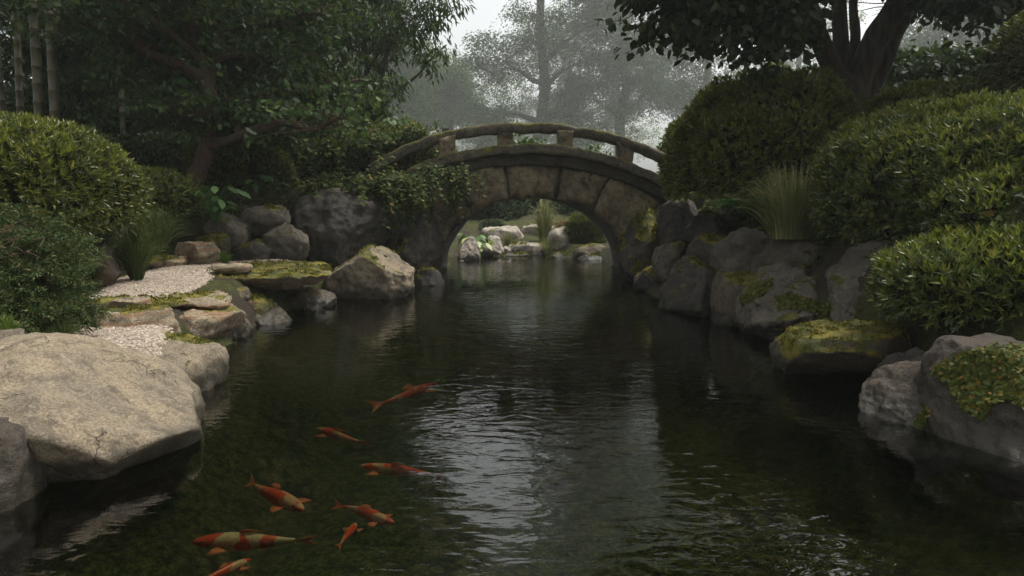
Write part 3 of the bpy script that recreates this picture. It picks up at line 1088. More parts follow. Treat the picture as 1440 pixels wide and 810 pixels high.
stone('boulder', (868, 944, 292, 396), 17.2, 'moss covered block leaning against the right foot of the bridge arch', 'bridge_dark', .30, 1.6, 62, 5, 5, None, .2, .06, extra=((-.6, -.4, .5, .6),), group=GR)
stone('boulder', (925, 985, 275, 350), 16.3, 'dark grey stone wedged under the right end of the bridge', 'dark_rock', .06, 1.6, 63, 5, 7, None, .3, .08, group=GR)
stone('boulder', (968, 1024, 296, 350), 14.2, 'dark stone with a yellow moss tuft below the clipped shrub by the bridge', 'dark_rock', .14, 1.4, 64, 5, 7, None, .3, .08, group=GR)
stone('boulder', (1217, 1370, 516, 630), 5.75, 'left half of the cleft brown boulder in the right foreground', 'shaded_umber_rock', .02, 1.2, 65, 6, 6, None, .25, .07, extra=((-.5, -.4, .65, .55),), group=GR)
stone('boulder', (1312, 1560, 486, 690), 5.2, 'big brown boulder cut off by the right edge, its top carpeted with creeping leaves', 'shaded_umber_rock', .02, 1.9, 66, 6, 6, .72, .25, .06, extra=((-.65, -.45, .5, .62),), group=GR)
stone('small_stone', (1243, 1314, 488, 552), 6.35, 'small dark stone between the mossed flat stone and the cleft boulder', 'dark_rock', .08, .8, 67, 5, 6, None, .4, .08, group=GR)
stone('boulder', (1270, 1420, 436, 540), 7.1, 'black stone under the lowest clipped shrub on the right', 'dark_rock', .03, 1.4, 68, 5, 7, None, .4, .08, group=GR)
stone('boulder', (1380, 1560, 440, 540), 6.6, 'dark stone at the right edge between the lowest shrub and the carpeted boulder', 'dark_rock', .03, 1.4, 69, 5, 7, None, .4, .08, group=GR)
# beyond the bridge
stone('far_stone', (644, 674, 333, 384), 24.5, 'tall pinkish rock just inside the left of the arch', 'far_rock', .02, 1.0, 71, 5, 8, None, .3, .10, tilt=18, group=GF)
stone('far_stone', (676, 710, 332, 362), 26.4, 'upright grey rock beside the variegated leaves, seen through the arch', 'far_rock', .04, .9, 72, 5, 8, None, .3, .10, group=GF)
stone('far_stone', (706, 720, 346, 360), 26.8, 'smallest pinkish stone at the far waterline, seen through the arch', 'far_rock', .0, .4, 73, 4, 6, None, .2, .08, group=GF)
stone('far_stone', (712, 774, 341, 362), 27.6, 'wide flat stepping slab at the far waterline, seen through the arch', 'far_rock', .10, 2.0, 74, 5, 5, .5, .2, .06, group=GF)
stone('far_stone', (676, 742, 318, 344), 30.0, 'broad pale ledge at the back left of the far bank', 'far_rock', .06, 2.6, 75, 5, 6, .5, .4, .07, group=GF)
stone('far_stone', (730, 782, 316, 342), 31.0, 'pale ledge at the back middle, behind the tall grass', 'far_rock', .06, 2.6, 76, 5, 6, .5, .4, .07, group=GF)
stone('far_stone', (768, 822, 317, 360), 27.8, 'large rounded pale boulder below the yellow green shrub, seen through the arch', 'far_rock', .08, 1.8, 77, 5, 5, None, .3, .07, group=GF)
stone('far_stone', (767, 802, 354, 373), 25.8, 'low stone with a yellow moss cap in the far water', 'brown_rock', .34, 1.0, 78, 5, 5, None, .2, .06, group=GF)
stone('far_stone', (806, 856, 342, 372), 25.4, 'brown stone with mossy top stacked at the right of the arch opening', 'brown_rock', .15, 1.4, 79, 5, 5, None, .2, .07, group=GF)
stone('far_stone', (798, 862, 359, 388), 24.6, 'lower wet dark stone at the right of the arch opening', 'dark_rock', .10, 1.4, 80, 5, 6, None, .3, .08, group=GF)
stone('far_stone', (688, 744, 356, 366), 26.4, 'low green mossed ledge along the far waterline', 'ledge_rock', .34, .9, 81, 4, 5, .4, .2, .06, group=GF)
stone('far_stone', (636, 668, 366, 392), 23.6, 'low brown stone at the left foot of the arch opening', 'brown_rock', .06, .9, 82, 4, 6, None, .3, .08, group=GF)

# ------------------------------------------------------------------ shrubs
def dome_shrub(name, box, d, label, mat='azalea_leaf', seed=0, depth=None, density=420, leaf=.075, lw=.020, low=-.35, bump=.09, group='clipped domed shrubs', cat='shrub', droop=.0, skew=0.0, sprout=1.0):
    x0, x1, yt, yb = box
    a, b = P(x0, yb, d), P(x1, yt, d)
    hw = (b[0] - a[0]) / 2
    zb, zt = a[2], b[2]
    hd = (depth if depth else hw * 1.7) / 2
    hh = (zt - zb) / (1 - low)
    c = np.array(((a[0] + b[0]) / 2, d, zt - hh))
    root = empty(name, (c[0], c[1], zb), label, cat, group)
    org = np.array((c[0], c[1], zb))
    rs = np.random.RandomState(seed)

    def surf(u):
        """unit directions -> bumpy surface"""
        q = np.sign(u) * np.abs(u) ** .9
        r = 1 + bump * fbm(u * np.array((hw, hd, hh)) * .9 + seed * 5.1, 3) + .4 * bump * pnoise(u * np.array((hw, hd, hh)) * 3.1 + seed)
        v = q * np.array((hw, hd, hh)) * r[:, None]
        v[:, 0] += skew * v[:, 2]
        return v
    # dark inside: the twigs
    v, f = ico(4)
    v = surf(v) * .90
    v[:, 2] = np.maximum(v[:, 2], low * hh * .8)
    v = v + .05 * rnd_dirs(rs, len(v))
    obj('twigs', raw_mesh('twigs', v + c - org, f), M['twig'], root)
    area = 2 * math.pi * ((hw * hd) ** 1.6 + (hw * hh) ** 1.6 + (hd * hh) ** 1.6) ** (1 / 1.6) / 3 ** (1 / 1.6) * 2
    n = int(area * density * .60)
    u = rnd_dirs(rs, n * 2)
    wgt = np.linalg.norm(u / np.array((hw, hd, hh)), axis=1)
    u = u[rs.uniform(size=len(u)) < wgt / wgt.max() * 1.0]
    # only the outside that can be seen from the pond side and round the flanks
    u = u[(u[:, 2] > low) & (u[:, 1] < .55)]
    p = surf(u)
    nr = unit(p / np.array((hw, hd, hh)) ** 2)
    inset = rs.uniform(0, 1, len(p)) ** 1.6 * .16
    spr = np.where(rs.uniform(size=len(p)) < .06, rs.uniform(0, .07, len(p)) * sprout, 0)
    p = p + nr * (spr - inset)[:, None]
    K = 6
    ax = unit(nr + .35 * rs.normal(size=nr.shape) + np.array((0, 0, .45 - droop)))
    lat = unit(np.cross(ax, rs.normal(size=ax.shape)))
    lat2 = np.cross(ax, lat)
    pos, dr, nm, ln = [], [], [], []
    for k in range(K):
        an = 2 * math.pi * k / K + rs.uniform(-.4, .4, len(p))
        rad = lat * np.cos(an)[:, None] + lat2 * np.sin(an)[:, None]
        t = rs.uniform(.3, .95, len(p))[:, None]
        pos.append(p + ax * rs.uniform(-.02, .03, (len(p), 1)))
        dr.append(ax + rad * t)
        nm.append(ax - rad * .6)
        ln.append(1.12 * leaf * rs.uniform(.6, 1.25, len(p)))
    pos, dr, nm, ln = map(np.concatenate, (pos, dr, nm, ln))
    # pale new shoots, also painting in the light that falls on the upper side
    young = np.tile((nr[:, 2] > rs.uniform(.15, 1.15, len(p))) & (inset < .07) & (pnoise(p * 2.3 + seed) > -.25), K)
    if mat not in ('azalea_leaf', 'azalea_bright', 'azalea_rust', 'azalea_gold'):
        young[:] = False
    if young.sum() <= 200:
        young[:] = False
    v, f = leaf_arrays((pos + c - org)[~young], dr[~young], nm[~young], ln[~young], ln[~young] / leaf * lw)
    obj('foliage', raw_mesh('foliage', v, f), M[mat], root)
    if young.sum() > 200:
        v, f = leaf_arrays((pos + c - org)[young], (dr + np.array((0, 0, .3)))[young], nm[young], ln[young] * 1.05, ln[young] / leaf * lw)
        tag(obj('new_shoots', raw_mesh('new_shoots', v, f), M['young_leaf'], root), kind='stuff')
    return root


dome_shrub('clipped_shrub', (-190, 163, 163, 320), 9.3, 'golden green clipped dome shrub at the left edge, above the juniper', 'azalea_gold', 201, 3.2, 430, .085, .022, -.45)
dome_shrub('clipped_shrub', (934, 1212, 118, 276), 13.6, 'dome shrub with bright tips right beside the right end of the bridge', 'azalea_bright', 202, 3.8, 330, .10, .026, -.5, .16)
dome_shrub('clipped_shrub', (1155, 1640, 140, 334), 9.2, 'largest and widest clipped dome shrub on the right bank, beside the pale grass', 'azalea_leaf', 203, 4.2, 430, .085, .021, -.42, .12)
dome_shrub('clipped_shrub', (1288, 1640, 228, 340), 7.7, 'middle one of the three stacked clipped shrubs at the right edge', 'azalea_leaf', 204, 2.4, 470, .08, .020, -.35, .12)
dome_shrub('clipped_shrub', (1248, 1640, 322, 440), 6.7, 'lowest clipped shrub on the right, overhanging the dark rocks', 'azalea_leaf', 205, 2.2, 560, .078, .019, -.35, .12)
dome_shrub('clipped_shrub', (1195, 1560, 122, 235), 12.6, 'rust tipped shrub at the foot of the big forked tree', 'azalea_rust', 206, 3.0, 330, .10, .026, -.4, .14)
dome_shrub('clipped_shrub', (1056, 1130, 92, 170), 16.0, 'small yellow green bush behind the dome shrub, left of the big forked tree', 'azalea_gold', 207, 1.4, 260, .11, .035, -.5, .25)
dome_shrub('clipped_shrub', (1392, 1530, 12, 135), 10.5, 'ochre rounded conifer at the top right corner', 'azalea_gold', 208, 1.6, 420, .08, .02, -.6, .2)
dome_shrub('low_shrub', (140, 275, 242, 300), 13.2, 'flat cushion of dark moss green shrub under the left tree', 'azalea_leaf', 209, 2.0, 330, .07, .02, -.3, .2, 'low shrubs under the trees')
dome_shrub('low_shrub', (262, 412, 188, 268), 16.6, 'yellowish clipped shrub glowing behind the trunk of the left tree', 'azalea_gold', 210, 2.2, 260, .09, .025, -.4, .2, 'low shrubs under the trees')
dome_shrub('low_shrub', (425, 640, 180, 262), 19.2, 'yellow tipped hedge shrub behind the left end of the bridge rail', 'azalea_gold', 211, 2.6, 240, .11, .035, -.5, .25, 'low shrubs under the trees')
dome_shrub('low_shrub', (100, 300, 196, 275), 17.2, 'dark loose shrub in the shade behind the left tree', 'dark_leaf', 212, 2.4, 150, .14, .05, -.5, .3, 'low shrubs under the trees')
dome_shrub('low_shrub', (930, 1000, 180, 260), 18.6, 'small dark shrub at the back of the right bridge end', 'azalea_leaf', 213, 1.6, 200, .1, .03, -.5, .2, 'low shrubs under the trees')
# through the arch and over the bridge
dome_shrub('far_shrub', (796, 846, 303, 346), 27.4, 'yellow green spiky shrub above the boulders, seen through the arch', 'azalea_gold', 221, 1.4, 220, .22, .035, -.5, .2, 'shrubs beyond the bridge')
dome_shrub('far_shrub', (674, 708, 311, 328), 31.0, 'small dark bush on the far bank left of the tall grass', 'dark_leaf', 222, 1.0, 130, .16, .05, -.4, .25, 'shrubs beyond the bridge')
dome_shrub('far_shrub', (590, 735, 262, 326), 34, 'dark evergreen thicket at the back left of the arch view', 'dark_leaf', 223, 3.5, 60, .26, .09, -.5, .35, 'shrubs beyond the bridge')
dome_shrub('far_shrub', (715, 812, 272, 326), 36, 'dark evergreen thicket behind the tall grass in the arch view', 'dark_leaf', 224, 3.5, 60, .26, .09, -.5, .35, 'shrubs beyond the bridge')
dome_shrub('far_shrub', (795, 920, 265, 326), 34.5, 'dark evergreen thicket at the back right of the arch view', 'dark_leaf', 225, 3.5, 60, .26, .09, -.5, .35, 'shrubs beyond the bridge')


def tuft_on_bridge(px, py, label, seed, n=60, r=.22):
    c = P(px, py, BY0 + .5)
    c[2] = DECK_TOP(c[0] - BX) - .02
    root = empty('leafy_tuft', c, label, 'plant', 'tufts growing on the bridge deck')
    rs = np.random.RandomState(seed)
    p = rs.normal(size=(n, 3)) * np.array((r, .12, .10))
    p[:, 2] = np.abs(p[:, 2]) + .03
    v, f = leaf_arrays(p, rnd_dirs(rs, n) + np.array((0, -.2, .3)), rnd_dirs(rs, n) + np.array((0, 0, 1)), rs.uniform(.09, .15, n), .07, 'oval')
    obj('leaves', raw_mesh('leaves', v, f), M['big_leaf'], root)
    acc = Acc()
    for k in range(0, n, 3):
        tube(acc, [(p[k, 0] * .5, p[k, 1] * .5, -.03), p[k] * .8, p[k]], [.006, .004, .003], 4)
    tag(obj('stems', acc.mesh('stems'), M['twig'], root), kind='stuff')


tuft_on_bridge(740, 195, 'leafy green tuft in the middle gap of the bridge rail', 1, 130, .26)
tuft_on_bridge(834, 205, 'small leafy tuft in the right gap of the bridge rail', 2, 60, .18)


# ------------------------------------------------------------------ juniper, grasses, ferns, leafy plants
def juniper():
    d = 6.9
    base = P(30, 470, d)
    base[2] = .42
    root = empty('juniper', base, 'feathery dark green juniper bush at the left edge by the gravel path', 'shrub')
    rs = np.random.RandomState(3)
    blobs = [((-30, 330), .60, 7.2), ((40, 345), .52, 7.2), ((15, 395), .60, 6.9), ((55, 400), .40, 6.8), ((-25, 430), .6, 6.6), ((40, 445), .42, 6.6), ((76, 440), .26, 6.6), ((20, 462), .4, 6.4), ((52, 368), .36, 7.0)]
    acc = Acc()
    pos, dr, ln = [], [], []
    for (px, py), r, dd in blobs:
        c = P(px, py, dd)
        tube(acc, spline([base, (base * .4 + c * .6) + (0, 0, -.1), c], 6), np.linspace(.035, .012, 6), 6)
        for k in range(int(130 * r / .4)):
            u = rnd_dirs(rs, 1)[0]
            tip = c + u * r * np.array((1, .9, .55)) * rs.uniform(.55, 1.05)
            sd = unit(u * np.array((1, 1, .25)) + np.array((0, 0, -.05)) + rs.normal(size=3) * .3)
            L = rs.uniform(.14, .26)
            m = 46
            t = rs.uniform(0, 1, m) ** .8
            q = tip + sd * (t * L)[:, None] + rs.normal(size=(m, 3)) * np.array((.02, .02, .014))
            pos.append(q)
            dr.append(sd + rs.normal(size=(m, 3)) * .55)
            ln.append(rs.uniform(.03, .07, m) * (1.2 - .5 * t))
            if k % 3 == 0:
                tube(acc, [c + u * r * .2, tip, tip + sd * L], [.006, .004, .002], 4, False)
    pos, dr, ln = np.concatenate(pos), np.concatenate(dr), np.concatenate(ln)
    v, f = leaf_arrays(pos - base, dr, rnd_dirs(rs, len(pos)) + np.array((0, 0, .6)), ln, ln * .26)
    obj('foliage', raw_mesh('foliage', v, f), M['juniper_leaf'], root)
    for k in range(9):
        q = P(rs.uniform(0, 55), rs.uniform(320, 365), 6.6)
        tube(acc, [q, q + rs.normal(size=3) * .06 + (.06, 0, .02), q + (.2 * rs.uniform(-1, 1), -.1, -.06)], [.006, .005, .003], 5)
    obj('branches', acc.mesh('branches', base), M['dead_twig'], root)


juniper()


def grass_clump(name, box, d, label, mat='grass', n=320, seed=0, width=.010, droop=.5, group='grass clumps', z=None, spread=.16, cat='grass clump'):
    x0, x1, yt, yb = box
    base = P((x0 + x1) / 2, yb, d)
    top = P((x0 + x1) / 2, yt, d)[2]
    H = top - base[2]
    Rr = (x1 - x0) / 2 / FPX * d
    rs = np.random.RandomState(seed + 400)
    S = 6
    ang = rs.uniform(0, 2 * math.pi, n)
    out = np.stack([np.cos(ang), np.sin(ang) * .8, 0 * ang], -1)
    r0 = rs.uniform(0, 1, n) ** .5 * Rr * spread
    reach = rs.uniform(.08, 1.1, n) ** .9 * Rr
    hgt = H * rs.uniform(.55, 1.08, n) * (1 - .35 * (reach / Rr) ** 1.5)
    t = np.linspace(0, 1, S)
    zz = hgt[:, None] * (np.sin(np.minimum(t * (1 + droop * .55), 1.9) * math.pi / 2 * .9)[None, :] / np.sin(min(1.0, 1) * math.pi / 2 * .9))
    rr = r0[:, None] + reach[:, None] * (t[None, :] ** 1.25)
    ctr = out[:, None, :] * rr[:, :, None]
    ctr = ctr + np.stack([0 * zz, 0 * zz, zz], -1)
    side = np.stack([-np.sin(ang), np.cos(ang), 0 * ang], -1) + rs.normal(size=(n, 3)) * .5
    side = unit(side)
    w = width * rs.uniform(.6, 1.2, n)[:, None] * (1 - t[None, :] ** 2 * .92)
    L = ctr - side[:, None, :] * w[:, :, None] / 2
    Rv = ctr + side[:, None, :] * w[:, :, None] / 2
    v = np.stack([L, Rv], 2).reshape(n, S * 2, 3).reshape(-1, 3)
    i = (np.arange(n)[:, None] * S * 2 + np.arange(S - 1)[None, :] * 2).ravel()
    f = np.stack([i, i + 1, i + 3, i + 2], -1)
    o = obj(name, raw_mesh(name, v, f), M[mat], None, tuple(base))
    return tag(o, label, cat, group)


grass_clump('grass_clump', (144, 240, 308, 396), 10.3, 'taller dark grass clump spilling onto the gravel path', 'grass', 760, 1, .010, .7)
grass_clump('grass_clump', (178, 272, 290, 352), 11.6, 'dark grass clump behind the one on the gravel', 'grass', 480, 2, .011, .7)
grass_clump('grass_clump', (112, 152, 366, 394), 9.6, 'short green tuft between the juniper and the tall grass clump', 'grass', 180, 3, .008, .4)
grass_clump('grass_clump', (1040, 1186, 232, 336), 10.3, 'pale straw tipped fountain grass on the right bank rocks', 'pale_grass', 1000, 4, .012, .6, spread=.38)
grass_clump('grass_clump', (226, 258, 452, 476), 8.1, 'small fresh green tuft in the rocks by the gravel', 'bright_grass', 90, 5, .010, .5)
grass_clump('grass_clump', (318, 350, 428, 452), 10.4, 'bright tuft hanging over the waterline stones', 'bright_grass', 110, 6, .010, .9)
grass_clump('grass_clump', (300, 334, 352, 374), 12.6, 'low bright tuft at the end of the gravel by the rock wall', 'bright_grass', 160, 7, .010, .4)
grass_clump('grass_clump', (-10, 36, 440, 480), 5.9, 'grass tuft in the lower left, at the foot of the juniper', 'bright_grass', 160, 8, .008, .5)
grass_clump('grass_clump', (60, 118, 448, 480), 6.3, 'short grass fringe below the juniper by the pale gravel', 'grass', 260, 9, .007, .5)
grass_clump('far_grass', (740, 790, 278, 346), 28.4, 'tall green fountain grass in the middle of the arch view', 'pale_grass', 420, 10, .030, .6, 'grasses beyond the bridge')
grass_clump('far_grass', (700, 728, 324, 348), 27.6, 'short pale tuft left of the tall fountain grass', 'pale_grass', 160, 11, .02, .5, 'grasses beyond the bridge')
grass_clump('far_grass', (748, 790, 330, 358), 27.0, 'white plumed thin grass below the tall fountain grass', 'pale_grass', 150, 12, .012, .3, 'grasses beyond the bridge')
grass_clump('far_grass', (772, 806, 307, 324), 30.2, 'rusty red grass left of the yellow green shrub', 'red_grass', 200, 13, .03, .5, 'grasses beyond the bridge')


def fern(base, label, n=9, L=.55, seed=0, az=(200, 340)):
    rs = np.random.RandomState(seed)
    root = empty('fern', base, label, 'fern')
    acc = Acc()
    pos, dr, ln = [], [], []
    for k in range(n):
        a = R(rs.uniform(*az))
        o = np.array((math.cos(a), math.sin(a), 0))
        l = L * rs.uniform(.7, 1.1)
        t = np.linspace(0, 1, 16)
        sp = o * (l * t)[:, None] + np.array((0, 0, 1.0)) * (l * (1.5 * t - 1.2 * t ** 2.0 + .1 * t))[:, None]
        tube(acc, sp, np.linspace(.005, .002, 16), 4)
        tg = unit(np.gradient(sp, axis=0))
        sd = unit(np.cross(tg, np.array((0, 0, 1.0))))
        for s in (-1, 1):
            for q in range(2, 16):
                pos.append(sp[q])
                dr.append(sd[q] * s + tg[q] * .45 + np.array((0, 0, -.15)))
                ln.append(l * .26 * math.sin(math.pi * min(1, (q + 1) / 15.5) ** .8) + .015)
    pos, dr, ln = np.array(pos), np.array(dr), np.array(ln)
    v, f = leaf_arrays(pos, dr, np.array([(0, 0, 1.0)]) + 0 * pos, ln, ln * .32 + .008, 'kite', .05, .2)
    obj('fronds', raw_mesh('fronds', v, f), M['fern'], root)
    obj('stems', acc.mesh('stems'), M['fern'], root)


fern(P(1056, 312, 10.8), 'bright green fern beside the pale fountain grass', 16, .62, 4, (120, 300))


def leafy_plant(name, base, label, n=24, L=.22, H=.6, spread=.5, mat='big_leaf', seed=0, cat='plant', group=None):
    rs = np.random.RandomState(seed)
    root = empty(name, base, label, cat, group)
    acc = Acc()
    pos, dr = [], []
    for k in range(n):
        a = rs.uniform(0, 2 * math.pi)
        r = spread * rs.uniform(.15, 1)
        tip = np.array((math.cos(a) * r, math.sin(a) * r, H * rs.uniform(.35, 1.0)))
        tube(acc, spline([(0, 0, 0), tip * np.array((.35, .35, .7)), tip], 6), np.linspace(.007, .004, 6), 5)
        pos.append(tip)
        dr.append(np.array((math.cos(a), math.sin(a), -.35 + rs.normal() * .2)))
    pos, dr = np.array(pos), np.array(dr)
    ln = L * rs.uniform(.6, 1.15, n)
    v, f = leaf_arrays(pos, dr, np.array([(0, 0, 1.0)]) + rs.normal(size=pos.shape) * .3, ln, ln * .62, 'oval', .15, .25)
    obj('leaves', raw_mesh('leaves', v, f), M[mat], root)
    obj('stems', acc.mesh('stems'), M['fern'], root)


leafy_plant('broad_leaved_plant', P(305, 318, 12.9), 'big leaved green plant above the rounded grey stone, under the left tree', 34, .26, .75, .55, 'big_leaf', 5)
leafy_plant('broad_leaved_plant', P(365, 275, 15.2), 'pale leaved plant in the dark hollow right of the left trunk', 16, .30, .45, .5, 'big_leaf', 6)
leafy_plant('variegated_plant', P(668, 350, 25.2), 'white edged leafy plant just inside the left of the arch', 44, .42, .55, .5, 'hosta_leaf', 7)
leafy_plant('water_edge_seedling', P(243, 474, 8.0), 'tiny pale green seedling in the rocks by the pond', 9, .09, .09, .08, 'big_leaf', 8)


def undergrowth():
    rs = np.random.RandomState(44)
    n = 80000
    x = np.where(rs.uniform(size=n) < .62, rs.uniform(-11, -2.2, n), rs.uniform(3.3, 9, n))
    y = rs.uniform(5, 24, n)
    sd = pond_dist(x, y)
    pd = np.min(np.linalg.norm(np.stack([x, y], -1)[:, None] - PATH_C[None, ::4], axis=2), axis=1)
    z = height(x, y)
    k = (sd > .45) & (pd > 1.15) & (pnoise(np.stack([x * .9, y * .9, 0 * x], -1)) > -.25)
    x, y, z = x[k], y[k], z[k]
    p = np.stack([x, y, z + rs.uniform(0, .14, len(x))], -1)
    ln = rs.uniform(.06, .17, len(x))
    ax = unit(rs.normal(size=p.shape) * np.array((1, 1, .3))) + np.array((0, 0, .25))
    v, f = leaf_arrays(p, ax, np.array((0, 0, 1.0)) + rs.normal(size=p.shape) * .4, ln, ln * .55, 'kite')
    o = obj('undergrowth', raw_mesh('undergrowth', v, f), M['ivy_leaf'])
    tag(o, 'low leafy ground cover on the shaded banks', 'ground cover', kind='stuff')


undergrowth()

# creeper draped on the bridge end, creeping plants on stones
def creeper(name, tops, label, seed, strands, length, leaf, mat='ivy_leaf', out=.25, step=.09, per=3, gravity=.5):
    rs = np.random.RandomState(seed)
    base = np.asarray(tops[len(tops) // 2], float)
    root = empty(name, base, label, 'creeper')
    acc = Acc()
    pos, dr, nm = [], [], []
    tops = np.asarray(tops, float)
    for k in range(strands):
        i = rs.randint(0, len(tops) - 1)
        p = tops[i] + (tops[i + 1] - tops[i]) * rs.uniform() + rs.normal(size=3) * np.array((.08, .15, .06))
        d = unit(np.array((rs.normal() * .8, -out - rs.uniform(0, .6), .15 + rs.normal() * .25)))
        pts = [p]
        for q in range(int(length * rs.uniform(.3, 1.1) / step)):
            d = unit(d + np.array((0, 0, -gravity * step * 3)) + rs.normal(size=3) * .22)
            p = p + d * step
            pts.append(p)
            for _ in range(per):
                pos.append(p + rs.normal(size=3) * .045)
                dr.append(d * .3 + rs.normal(size=3) * np.array((.8, .8, .25)) + np.array((0, -.3, -.25)))
                nm.append(np.array((0, -.35, 1.0)) + rs.normal(size=3) * .3)
        if len(pts) > 2:
            tube(acc, pts, np.linspace(.008, .003, len(pts)), 4, False)
    pos, dr, nm = np.array(pos), np.array(dr), np.array(nm)
    ln = leaf * rs.uniform(.55, 1.2, len(pos))
    v, f = leaf_arrays(pos - base, dr, nm, ln, ln * .6, 'oval', .1, .18)
    obj('leaves', raw_mesh('leaves', v, f), M[mat], root)
    obj('stems', acc.mesh('stems', base), M['twig'], root)


creeper('creeper', [P(425, 262, 16.4), P(470, 256, 16.2), P(520, 258, 16.0), P(550, 256, 16.5), P(580, 250, 16.9)], 'leafy creeper cascading over the left end of the bridge and the dark boulder', 11, 150, 1.5, .115)
creeper('creeper', [P(600, 236, 17.1), P(630, 240, 17.1), P(665, 250, 17.15)], 'thin creeper with moss on the left arch stones', 12, 46, 1.1, .10, out=.0, gravity=1.2)
creeper('creeper', [P(440, 205, 17.8), P(500, 192, 18.0), P(560, 196, 18.4), P(600, 196, 18.6)], 'creeper heaped behind the low end of the bridge rail', 13, 110, 1.0, .13)


def carpet(name, base, label, px_pts, seed, n, leaf, d0):
    """leaf carpet lying on a stone: cast down on the stone below"""
    rs = np.random.RandomState(seed)
    bpy.context.view_layer.update()
    dg = bpy.context.evaluated_depsgraph_get()
    poly = np.array(px_pts, float)
    lo, hi = poly.min(0), poly.max(0)
    pos, nm = [], []
    tries = 0
    while len(pos) < n and tries < n * 6:
        tries += 1
        q = rs.uniform(lo, hi)
        ins = False
        for a, b in zip(poly, np.roll(poly, -1, 0)):
            if (a[1] <= q[1]) != (b[1] <= q[1]) and q[0] < a[0] + (q[1] - a[1]) / (b[1] - a[1]) * (b[0] - a[0]):
                ins = not ins
        if not ins:
            continue
        r = ray(*q)
        r = r / np.linalg.norm(r)
        hit, loc, nor, _, ob, _ = SC.ray_cast(dg, Vector((0, 0, CAM_H)) + Vector(r) * d0, Vector(r))
        if not hit or ob.name.startswith(('haze', 'water', 'foliage', 'twigs', 'leaves')):
            continue
        pos.append(np.array(loc) + np.array(nor) * rs.uniform(.004, .03))
        nm.append(np.array(nor))
    pos, nm = np.array(pos), np.array(nm)
    b = pos.mean(0)
    root = tag(bpy.data.objects.new(name, None), label, 'ground cover')
    COL.objects.link(root)
    root.location = tuple(b)
    ln = leaf * rs.uniform(.6, 1.3, len(pos))
    ax = np.cross(nm, rs.normal(size=nm.shape)) + nm * rs.uniform(.0, .5, (len(pos), 1))
    v, f = leaf_arrays(pos - b, ax, nm + rs.normal(size=nm.shape) * .35, ln, ln * .8, 'oval', .1, .15)
    obj('leaves', raw_mesh('leaves', v, f), M['cover_leaf'], root)


carpet('creeping_plant', None, 'carpet of small round leaves on the big boulder at the right edge', [(1312, 520), (1345, 500), (1400, 488), (1445, 488), (1445, 575), (1420, 560), (1395, 568), (1380, 590), (1352, 570), (1340, 545)], 1, 2600, .036, 2.5)
carpet('creeping_plant', None, 'strip of bright creeping leaves on the cleft boulder side', [(1290, 590), (1305, 572), (1308, 585), (1296, 612), (1286, 612)], 2, 160, .03, 2.5)
carpet('creeping_plant', None, 'yellow and green creeping leaves on the blue grey boulder', [(1092, 420), (1105, 412), (1130, 420), (1160, 428), (1172, 440), (1150, 442), (1120, 436), (1098, 434)], 3, 420, .05, 5)
carpet('creeping_plant', None, 'green cushion of leaves on the tan stone of the right bank', [(1042, 418), (1060, 400), (1086, 392), (1085, 405), (1062, 422), (1045, 428)], 4, 360, .045, 5)

# ------------------------------------------------------------------ trees
def wobble(a, b, n, amp, rs, sag=0.0):
    t = np.linspace(0, 1, n)[:, None]
    p = a * (1 - t) + b * t
    L = np.linalg.norm(b - a)
    off = np.cumsum(rs.normal(size=(n, 3)), 0)
    off -= t * off[-1]
    return p + off * amp * L / n ** .5 * np.sin(t * math.pi) + np.array((0, 0, sag * L)) * np.sin(t * math.pi)


def crown_from_clumps(clumps, rs, per, rad, leaf, lw, shape, flat=.45, droop=.35):
    n = len(clumps)
    C = np.repeat(clumps, per, 0)
    q = rnd_dirs(rs, len(C)) * (rs.uniform(0, 1, (len(C), 1)) ** .5) * np.repeat(rad * rs.uniform(.7, 1.3, n), per)[:, None] * np.array((1, 1, flat))
    ax = unit(q * np.array((1, 1, .3)) + rs.normal(size=q.shape) * .35) + np.array((0, 0, -droop))
    nm = np.array((0, 0, 1.0)) + rs.normal(size=q.shape) * .45
    ln = leaf * rs.uniform(.6, 1.25, len(C))
    return leaf_arrays(C + q, ax, nm, ln, ln * lw, shape, .12, .15)


